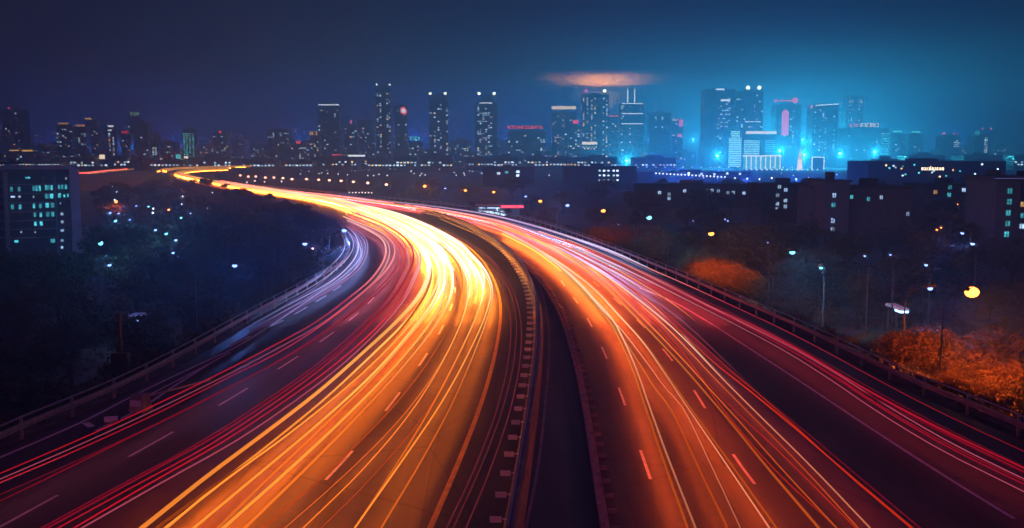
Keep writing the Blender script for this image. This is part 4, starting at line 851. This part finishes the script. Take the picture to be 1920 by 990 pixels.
simple('apartment_tower', 'dim tower with a small red round light right of the teal windowed tower', 404, 432, 250, 1800, 12, ((415, 419, 245, 250, 's_red'),))
simple('apartment_tower', 'dim tower with a pink light on its roof left of the tallest slim tower', 648, 672, 236, 1800, 12, ((659, 663, 226, 232, 's_pink'),))
simple('apartment_tower', 'plain dim tower just left of the tallest slim tower', 672, 704, 226, 1900, 16)
simple('shopping_block', 'low block with a red and a long white shop sign below the stocky tower', 622, 690, 291, 1500, 6, ((625, 643, 289.5, 292.5, 's_red'), (645, 686, 290.5, 293.5, 's_white')), skin='stone')
simple('apartment_tower', 'dim block with one red light between far bend and stocky tower', 505, 545, 243, 1850, 18, ((560, 564, 265, 268, 's_red'),) if 0 else None)
simple('apartment_tower', 'low dim block with a red sign left of the amber signed tower', 548, 582, 270, 1750, 12, ((558, 566, 265, 269, 's_red'),))
simple('lit_billboard_block', 'small block behind the left building with a square cream billboard', 183, 206, 300, 1300, 3, ((191, 201, 290, 298, 's_cream'),))
simple('shopping_block', 'small block bright with cream and teal lights right at the far bend', 304, 346, 302, 1350, 0, ((304, 322, 297, 299, 's_cream', 6), (318, 338, 301, 303, 's_white', 5), (334, 344, 290, 297, 's_teal', 3), (349, 356, 293, 297, 's_cream')), skin='stone')
# --- rows of low blocks filling the skyline
rf = random.Random(5); i = 0; u = -60
while u < 1990:
    w = rf.uniform(26, 52); v = rf.uniform(262, 292); Yr = rf.uniform(1900, 2150)
    if 1290 < u < 1560: v -= 10
    g = tower('apartment_block', '', u, u + w, v, Yr, n=rf.randint(9, 18), group='hazy blocks on the horizon'); order(g, 'back', 'plain hazy block on the far horizon, {ord} in that row', u + w / 2); u += w * rf.uniform(.95, 1.25)
u = -40
while u < 1980:
    w = rf.uniform(40, 85); v = rf.uniform(292, 303); Yr = rf.uniform(1180, 1400)
    if not (1290 < u + w / 2 < 1580): g = tower('apartment_block', '', u, u + w, v, Yr, n=rf.randint(7, 14), group='low blocks before the skyline', skin='stone'); order(g, 'front', 'low dim block at the foot of the skyline, {ord} there', u + w / 2)
    u += w * rf.uniform(1.0, 1.5)
# --- the middle distance, right of the highway
def block(label, u0, u1, v, Y, wins, skin='dwall', depth=16, extra=None, name='apartment_building', ww=1.5, wh=1.5):
    cx = ab((u0 + u1) / 2, Y); w = ab(u1, Y) - ab(u0, Y); h = zt_(v, Y); g = empty(name, (cx, Y, G), label, 'building')
    b = MB(); b.box(-w / 2, w / 2, 0, depth, 0, h - .4)
    fl = max(1, int(h / 2.9))
    for k in range(1, fl): b.box(-w / 2 - .05, w / 2 + .05, -.12, -.002, k * 2.9 - .14, k * 2.9 + .14)
    b.build('wall', M[skin], g)
    b = MB(); b.box(-w / 2 - .35, w / 2 + .35, -.4, depth + .3, h - .39, h); b.box(-w * .12, w * .06, depth * .3, depth * .65, h + .01, h + 1.6); b.build('roof', M['roof'], g)
    g['h'] = h; g['w'] = w
    for (u, vv, m) in wins:
        x = ab(u, Y) - cx; z = atY(960, vv, Y).z - G; o = win(g, x, z, ww, wh, m.replace('w_', 'n_') if Y < 500 else m)
        b = MB(); t = .09; b.box(-ww / 2 - t, ww / 2 + t, -.2, -.13, -wh / 2 - t, -wh / 2); b.box(-ww / 2 - t, ww / 2 + t, -.2, -.13, wh / 2, wh / 2 + t); b.box(-ww / 2 - t, -ww / 2, -.2, -.13, -wh / 2, wh / 2); b.box(ww / 2, ww / 2 + t, -.2, -.13, -wh / 2, wh / 2); b.box(-.04, .04, -.2, -.13, -wh / 2, wh / 2)
        b.build('frame', M['dark'], o)
    return g
block('long dark hall left of the hazy mid blocks below the broad beacon tower', 905, 1002, 313, 700, [(971, 322, 'w_cool'), (971, 329, 'w_cool'), (935, 325, 'w_cool'), (950, 323, 'w_teal')], ww=2.2)
block('hazy flat-roofed building with a grid of tiny windows', 1057, 1192, 312, 650, [(u, v, 'w_cool') for u in (1124, 1132, 1140, 1150, 1157) for v in (320, 329, 338)], ww=1.3, wh=1.0)
block('long hazy building behind the market lights', 1195, 1410, 322, 760, [(1290 + i * 24, 325 + (i % 3), 'w_cool') for i in range(5)], ww=1.6)
block('long purple slab with scattered lit windows behind the lamps', 1196, 1420, 345, 430, [(1236, 361, 'w_cool'), (1254, 364, 'w_cool'), (1254, 372, 'w_cool'), (1283, 358, 'w_cool'), (1324, 357, 'w_cool'), (1334, 357, 'w_cool'), (1324, 369, 'w_cool'), (1334, 369, 'w_cool'), (1346, 358, 'w_cool'), (1364, 361, 'w_cool'), (1374, 361, 'w_cool'), (1394, 362, 'w_cool'), (1409, 362, 'w_cool')], ww=1.3, wh=1.3)
block('purple block with three columns of lit windows left of the stair tower', 1424, 1538, 344, 330, [(1457, 366, 'w_cool'), (1457, 382, 'w_cool'), (1457, 392, 'w_cool'), (1472, 356, 'w_cool'), (1472, 376, 'w_cool'), (1472, 387, 'w_cool'), (1507, 365, 'w_cool'), (1507, 376, 'w_cool'), (1506, 385, 'w_cool'), (1460, 350, 'w_cool')], ww=1.1, wh=1.1)
block('dark stair tower with a column of four lit windows', 1546, 1592, 338, 205, [(1563, 366, 'w_cool'), (1562, 384, 'w_teal'), (1562, 414, 'w_cool'), (1562, 430, 'w_cool')], depth=10, ww=.75, wh=.85)
block('dark low wing left of the stair tower with two teal windows', 1520, 1545, 349, 212, [(1532, 395, 'w_teal'), (1531, 411, 'w_teal')], depth=10, ww=.9, wh=.9)
block('long dark wing right of the stair tower with few lit windows', 1593, 1709, 350, 210, [(1589.5 + 6, 369, 'w_teal'), (1627, 373, 'w_teal'), (1651, 370, 'w_cool'), (1702, 401, 'w_cool')], depth=14, ww=.6, wh=.8)
block('huge hazy flat building with a glowing row of letters', 1625, 1882, 302, 640, [(random.Random(i).uniform(1632, 1875), 308 + (i * 7) % 24, ('w_cool', 'w_teal', 'w_warm')[i % 3]) for i in range(22)], depth=40, ww=1.1, wh=.9)
g = [o for o in col.objects if o.get('label', '').startswith('huge hazy')][0]; sign(g, 'sign', ab(1724, 640) - g.location.x, ab(1767, 640) - g.location.x, zt_(319, 640), zt_(314, 640), 's_cream', 9)
block('mid purple building with a column of three teal windows', 1732, 1850, 345, 300, [(1752, 360, 'w_warm'), (1805, 356, 'w_cool'), (1822, 372, 'w_cool'), (1838, 360, 'w_warm'), (1779, 351, 'w_teal'), (1778, 365, 'w_teal'), (1778, 378, 'w_cool')], ww=1.1, wh=1.1)
g = block('dark tall building at the right edge with a column of teal windows', 1866, 1912, 336, 180, [(1891, 358, 'w_teal'), (1891, 378, 'w_teal'), (1890, 399, 'w_teal'), (1890, 419, 'w_teal'), (1889, 439, 'w_teal')], depth=12, ww=.85, wh=.95)
b = MB(); x = g['w'] / 2; b.box(-x - .9, x + 3.5, -1.0, 11, g['h'] + .02, g['h'] + .55); b.build('roof_slab', M['roof'], g)
b = MB(); b.box(-x - .85, x + 3.4, -1.12, -1.01, g['h'] + .12, g['h'] + .2); b.build('roof_light', M['s_violet'], g)
block('dark annex cut by the right edge with two teal windows', 1913, 1990, 338, 184, [(1917, 383, 'w_warm'), (1918, 404, 'w_teal'), (1917, 424, 'w_cool')], depth=12, ww=.9, wh=.9)
# --- left apartment block
YL = 232.0; cx = ab(76, YL); g = empty('apartment_building', (cx, YL, G), 'violet grey apartment block at left with many teal windows under a flat roof slab', 'building')
TH = math.atan(-cx / YL); g.rotation_euler.z = TH
def lx_(u): return (ab(u, YL) - cx) * math.cos(TH)
def lz_(v): return zt_(v, YL)
b = MB(); b.box(lx_(10), lx_(133), 0, 14, 0, lz_(322)); b.build('wall', M['dwall'], g)
b = MB(); b.box(lx_(133.2), lx_(152), -2.2, 13, 0, lz_(318)); b.box(lx_(9), lx_(17), -1.2, -.01, 0, lz_(319)); b.box(lx_(104), lx_(107), -.7, -.01, 0, lz_(331)); b.box(lx_(82), lx_(85), -.7, -.01, lz_(346), lz_(331)); b.build('pier', M['wall'], g)
b = MB(); b.box(lx_(6), lx_(147), -2.0, 15, lz_(317.8), lz_(310.5)); rf_ = b.build('roof', M['wall'], g)
b = MB(); b.box(lx_(12), lx_(145), -1.6, -1.0, lz_(321.5), lz_(317.9)); b.build('roof_fascia', M['roof'], rf_)
b = MB()
for v in (345.5, 362.5, 379.5, 396.5, 413, 429, 445): b.box(lx_(17.2), lx_(103.8), -.55, -.01, lz_(v + 1.1), lz_(v - .9))
b.build('floor_ledge', M['wall'], g)
wlist = [(24, 354, 4.6, 8.5, 'w_teal'), (38, 354, 4.6, 8.5, 'w_teal'), (65, 353, 3.6, 10, 'w_teal'), (70.5, 353, 3, 10, 'w_teal'), (76.5, 353, 3.5, 10, 'w_teal'), (88.5, 352, 4, 9, 'w_teal'), (93.5, 352, 4, 9, 'w_teal'), (99, 352, 3.6, 9, 'w_teal'), (113, 351, 4, 8, 'w_teal'), (119, 351, 3.5, 8, 'w_teal'), (126, 351, 3.6, 8, 'w_teal'),
         (89, 368, 6, 8.5, 'w_teal'), (98, 368, 6, 8.5, 'w_teal'), (113, 367, 5, 8, 'w_teal'), (122, 368, 3, 5, 'w_teal'), (129, 367, 2.5, 6, 'w_teal'), (24, 387, 4.6, 8.5, 'w_teal'), (38, 387, 4.6, 8.5, 'w_teal'), (64, 386, 3.8, 8.5, 'w_teal'), (76, 386, 4, 8.5, 'w_teal'), (89, 385, 6, 9, 'w_teal'), (99, 385, 5.5, 9, 'w_teal'),
         (65, 402.5, 4, 7.5, 'w_teal'), (76, 402.5, 4, 7.5, 'w_teal'), (89, 402, 6, 8.5, 'w_teal'), (98.5, 402, 5.5, 8.5, 'w_teal'), (65, 419, 4.4, 7, 'w_teal'), (76, 419, 5, 7.5, 'w_teal'), (96, 452, 7.5, 7, 'w_teal'), (116, 402, 4.5, 5, 'w_cool'), (116, 417, 4.5, 5, 'w_cool'), (115, 433, 5.5, 4, 'w_cool'), (114, 452, 5, 4, 'w_cool'), (113, 465, 4, 4, 'w_cool'),
         (114, 382, 2.5, 4, 'w_cool'), (64, 369, 2.6, 4, 'w_cool'), (26, 368, 7, 3, 'w_cool'), (38, 368, 4, 3, 'w_cool'), (38, 434, 3, 3, 'w_cool'), (64, 435, 2.5, 2.5, 'w_cool'), (28, 451, 7, 4, 'w_teal'), (55, 333, 8, 3, 'w_teal'), (127, 335, 3, 4, 'w_cool')]
k_ = YL / F
for (u, v, w, h, m) in wlist: win(g, lx_(u), lz_(v), w * k_, h * k_, m.replace('w_', 'n_'), -.02)
g = empty('apartment_building', (ab(-15, YL), YL + 2.2, G), 'dark balcony block cut by the left edge beside the apartment block', 'building', None, R(27))
b = MB(); w = 24 / F * YL; b.box(-w, w, 0, 14, 0, zt_(320, YL)); b.build('wall', M['dwall'], g)
b = MB(); b.box(-w - 1, w + 3.0, -1.4, 14, zt_(310, YL) + .3, zt_(304, YL)); b.build('roof', M['roof'], g)
for v in (333, 350, 367, 383, 399, 415, 431, 447): b = MB(); b.box(-w, w - .1, -1.2, -.01, zt_(v + 1.2, YL), zt_(v - .9, YL)); b.build('balcony', M['wall'], g)
# --- filling station
Yf = 350; g = empty('filling_station', (ab(932, Yf), Yf, G), 'filling station with a red canopy edge and blue white lights beyond the highway', 'filling station')
b = MB(); b.box(-9, 9, -4, 5, 4.6, 5.4); cp = b.build('canopy', M['plate'], g)
b = MB(); b.box(1.5, 9.1, -4.12, -4.0, 4.6, 5.35); b.build('red_fascia', M['s_red'], cp)
b = MB(); b.box(-8, 1, -3.5, 4.5, 4.5, 4.59); b.build('ceiling_light', emit('canopy_light', (.45, .75, 1.0), 10, True), cp)
for x in (-7, 0, 7): b = MB(); b.box(x - .25, x + .25, -.25, .25, 0, 4.5); b.build('post', M['plate'], g)
for x in (-4, 3): b = MB(); b.box(x - .5, x + .5, -.9, .9, 0, 1.7, 0, .06); b.build('pump', M['dark'], g)
b = MB(); b.box(-8, 8, 8, 14, 0, 3.6); b.build('kiosk', M['wall'], g); b = MB(); b.box(-7, 3, 7.85, 7.99, .8, 2.8); b.build('shop_window', M['w_cool'], g)
def shelter(u, v, w, label, em, Y=None):
    Y = Y or 19.5 * F / (v - 288); g = empty('shelter', (ab(u, Y), Y, G), label, 'shelter')
    b = MB(); b.box(-w / 2, w / 2, -2.5, 2.5, 3.4, 3.7, 0, .1); b.build('roof', M['plate'], g)
    for x in (-w * .42, w * .42): b = MB(); b.tube([(x, 1.5, 0), (x, 1.5, 3.4)], .12, 8); b.build('post', M['pole'], g)
    b = MB(); b.box(-w * .4, w * .4, -2.4, -.6, 3.15, 3.38); b.build('strip_light', em, g)
EM_T = emit('shelter_strip_light', (.25, .6, 1.0), 9, True)
shelter(276, 462, 5, 'brightly lit bluish shelter roof at the foot of the left estate', EM_T); shelter(245, 551, 2.0, 'small dim lit shelter on the dark slope at lower left', EM_T, 120)
shelter(232, 464, 7, 'long low lit shelter left of the brightest shelter', EM_T)
shelter(1690, 512, 1.3, 'small white lit shelter among the dark trees at right', EM_T, 128)
# --- strings of small lamps in the distance
def smalls(pts, m, label, group, r, hgt, key, power=0):
    b = MB(); b.tube([(0, 0, 0), (0, 0, hgt - r)], .09, 6); pm = b.mesh('post', M['pole']); b = MB(); b.ball((0, 0, hgt), r, r, r, 8, 6); gm = b.mesh('globe', M[m], True)
    for i_, (u, v, Y) in enumerate(pts):
        p = atY(u, v, Y); g = empty('globe_lamp', (p.x, Y, p.z - hgt), '', 'lamp', group); child('post', pm, g); go = child('globe', gm, g); order(g, key, label, u)
        if power and i_ % 4 == 1: glow_light((0, 0, hgt - r - .3), power, (.045, .17, .85), go, .2)  # blue light added under every fourth globe to tint the haze
M['g_rose'] = emit('rose_globe', (1, .72, .72), 3); M['g_cool'] = emit('cool_globe', (.55, .80, 1.0), 4); M['g_white'] = emit('white_globe', (.8, .85, 1.0), 4)
def yz(v, top): return (CAM_Z - (G + top)) * F / (v - 288)
smalls([(427 + i * 6.6, 313.2 + .3 * math.sin(i), yz(313.2, 5)) for i in range(13)], 'g_rose', 'rosy globe lamp in the level row beyond the far bend, {ord}', 'rosy globe lamps beyond the far bend', .9, 5, 'sr')
smalls([(1230 + i * 6.8, 325 + i * .36, 690) for i in range(20)], 'g_white', 'white globe lamp of the crowded market string, {ord}', 'white globe lamps of the market string', .5, 5, 'mk', 60000)
smalls([(1196 + i * 17, 313.5, 1020) for i in range(20)], 'g_cool', 'pale globe lamp along the far teal riverside, {ord}', 'pale globe lamps along the riverside', .5, 5, 'rv', 100000)
smalls([(1400 + i * 9.5, 318, 1130) for i in range(15)], 'g_cool', 'bright globe lamp before the colonnade and gateway, {ord}', 'bright globe lamps before the colonnade', .8, 4, 'cl')
smalls([(1378 + i * 23, 334 + (i % 3), 560) for i in range(7)], 'g_white', 'white globe lamp right of the market string, {ord}', 'white globe lamps right of the market', .45, 5, 'mr', 100000)
smalls([(560 + random.uniform(0, 480), v, yz(v, 5)) for v in [random.uniform(314, 330) for _ in range(40)]], 'g_white', 'tiny white globe lamp in the dim plain mid left, {ord}', 'tiny globe lamps in the plain', .45, 5, 'pl')
smalls([(random.uniform(160, 430), v, yz(v, 8.5)) for v in [random.uniform(325, 400) for _ in range(16)]], 'g_cool', 'tiny pale globe lamp behind the left estate, {ord}', 'tiny globe lamps behind the left estate', .22, 8.5, 'le')
smalls([(random.uniform(1180, 1860), v, yz(v, 5)) for v in [random.uniform(318, 342) for _ in range(30)]], 'g_cool', 'tiny pale globe lamp among the hazy right blocks, {ord}', 'tiny globe lamps among the right blocks', .42, 5, 'rt', 110000)
smalls([(655 + i * 6, 361 + .4 * (i % 2), yz(361, 4)) for i in range(8)], 'g_rose', 'small rosy globe lamp in the short row just beyond the highway, {ord}', 'rosy globe lamps just beyond the highway', .32, 4, 'sh')
smalls([(u, 340 + random.uniform(-1, 2), yz(341, 4)) for u in (432, 463, 478, 496, 528)], 'g_rose', 'rosy globe lamp just below the distant lamp row, {ord}', 'rosy globe lamps below the lamp row', .5, 4, 'sb')
# --- lights added to colour the city haze; only the leftmost teal one is real
FL = ((.04, .74, .90), 9800 * 4 * math.pi * math.pi * 4); FB = ((.015, .17, .85), 11000 * 4 * math.pi * math.pi * 4); M['flood'] = emit('floodlight_lens', (.5, .95, 1.0), 12)
def flood(u, v, Y, label, m, r=2.0):
    p = atY(u, v, Y); g = empty('haze_floodlight', (p.x, p.y, G), label, 'haze_floodlight', 'floodlight masts in the city'); h = p.z - G
    b = MB(); b.tube([(0, 0, 0), (0, 0, h - r)], [.7, .3], 8); b.build('mast', M['dark'], g); b = MB(); b.ball((0, 0, h), r, r, r * .8); lo = b.build('lamp', M['flood'], g, smooth=True); glow_light((0, -r * 1.3, h), m[1], m[0], lo, 1.0); return g
for i, (u, v, Y) in enumerate(((1175, 301, 1500), (1300, 262, 2250), (1345, 225, 2300), (1400, 235, 2250), (1440, 262, 1950), (1475, 240, 2300), (1505, 262, 1950), (1548, 235, 2300), (1570, 270, 1950), (1625, 262, 2250), (1450, 225, 2600), (1370, 265, 1950), (1462, 282, 1560), (1508, 290, 1520), (1575, 288, 1540), (1345, 292, 1540), (1640, 285, 1600), (1240, 265, 2250), (1700, 262, 2400))):
    g = flood(u, v, Y, '', FL); order(g, 'fl', 'teal haze light among the bright city towers, added save the leftmost, {ord} of them', u)
for i, (u, v, Y) in enumerate(((560, 275, 2250), (780, 262, 2300), (960, 262, 2300), (1080, 260, 2300), (330, 280, 2250), (1780, 270, 2300), (120, 275, 2250), (860, 285, 2250))):
    g = flood(u, v, Y, '', FB); order(g, 'fb', 'added blue haze light behind the dim towers, {ord} of them', u)
# ================================================================== haze
hz = bpy.data.materials.new('haze'); hz.use_nodes = True; t = hz.node_tree; t.nodes.clear()
o = t.nodes.new('ShaderNodeOutputMaterial'); pv = t.nodes.new('ShaderNodeVolumePrincipled'); pv.inputs['Color'].default_value = (.42, .66, .98, 1); pv.inputs['Density'].default_value = .0012; pv.inputs['Anisotropy'].default_value = 0.45
t.links.new(pv.outputs[0], o.inputs['Volume']); hz.cycles.volume_sampling = 'EQUIANGULAR'
b = MB(); b.box(-3900, 3900, -190, 4900, G - 1.2, 159); h_ = b.build('haze', hz); h_['kind'] = 'stuff'; h_['label'] = 'thin night haze over the highway and the city'
# low cloud giving the orange glow, lit by an added unseen uplight
Yk = 2450; ck = bpy.data.materials.new('cloud'); ck.use_nodes = True; t = ck.node_tree; t.nodes.clear(); o = t.nodes.new('ShaderNodeOutputMaterial'); pv = t.nodes.new('ShaderNodeVolumePrincipled')
pv.inputs['Color'].default_value = (.95, .95, .95, 1)
tcd = t.nodes.new('ShaderNodeTexCoord'); mpg = t.nodes.new('ShaderNodeMapping'); mpg.inputs['Scale'].default_value = (1 / 300, 1 / 130, 1 / 27); grd = t.nodes.new('ShaderNodeTexGradient'); grd.gradient_type = 'SPHERICAL'
nzk = t.nodes.new('ShaderNodeTexNoise'); nzk.inputs['Scale'].default_value = .03; nzk.inputs['Detail'].default_value = 4; pw = t.nodes.new('ShaderNodeMath'); pw.operation = 'POWER'; pw.inputs[1].default_value = 2.8; ml = t.nodes.new('ShaderNodeMath'); ml.operation = 'MULTIPLY'; m2 = t.nodes.new('ShaderNodeMath'); m2.operation = 'MULTIPLY'; m2.inputs[1].default_value = .045
t.links.new(tcd.outputs['Object'], mpg.inputs[0]); t.links.new(mpg.outputs[0], grd.inputs[0]); t.links.new(tcd.outputs['Object'], nzk.inputs['Vector']); t.links.new(grd.outputs['Fac'], pw.inputs[0]); t.links.new(pw.outputs[0], ml.inputs[0]); t.links.new(nzk.outputs[0], ml.inputs[1]); t.links.new(ml.outputs[0], m2.inputs[0]); t.links.new(m2.outputs[0], pv.inputs['Density'])
t.links.new(pv.outputs[0], o.inputs['Volume'])
b = MB(); b.ball((0, 0, 0), 300, 130, 27, 32, 14); c_ = b.build('cloud', ck, None, (ab(1130, Yk), Yk, 187.5), smooth=True); c_['kind'] = 'structure'
g = empty('added_uplight', (ab(1125, Yk), Yk - 10, G), 'unseen amber uplight mast added behind the dotted tower to light the cloud', 'added_uplight')
b = MB(); b.tube([(0, 0, 0), (0, 0, 112)], [2.5, 1.2], 8); b.build('mast', M['dark'], g)
b = MB(); b.tube([(0, 0, 112.01), (0, 0, 116)], [1.4, 3.0], 12); b.build('housing', M['dark'], g)
ld = bpy.data.lights.new('added_uplight_beam', 'SPOT'); lo = bpy.data.objects.new('beam', ld); col.objects.link(lo); lo.parent = g; lo.location = (0, 0, 117); lo.rotation_euler = (math.pi, 0, 0)
ld.energy = 2.0e7; ld.color = (1.0, .32, .04); ld.spot_size = R(140); ld.spot_blend = .6; ld.shadow_soft_size = 1.5
finish_orders()
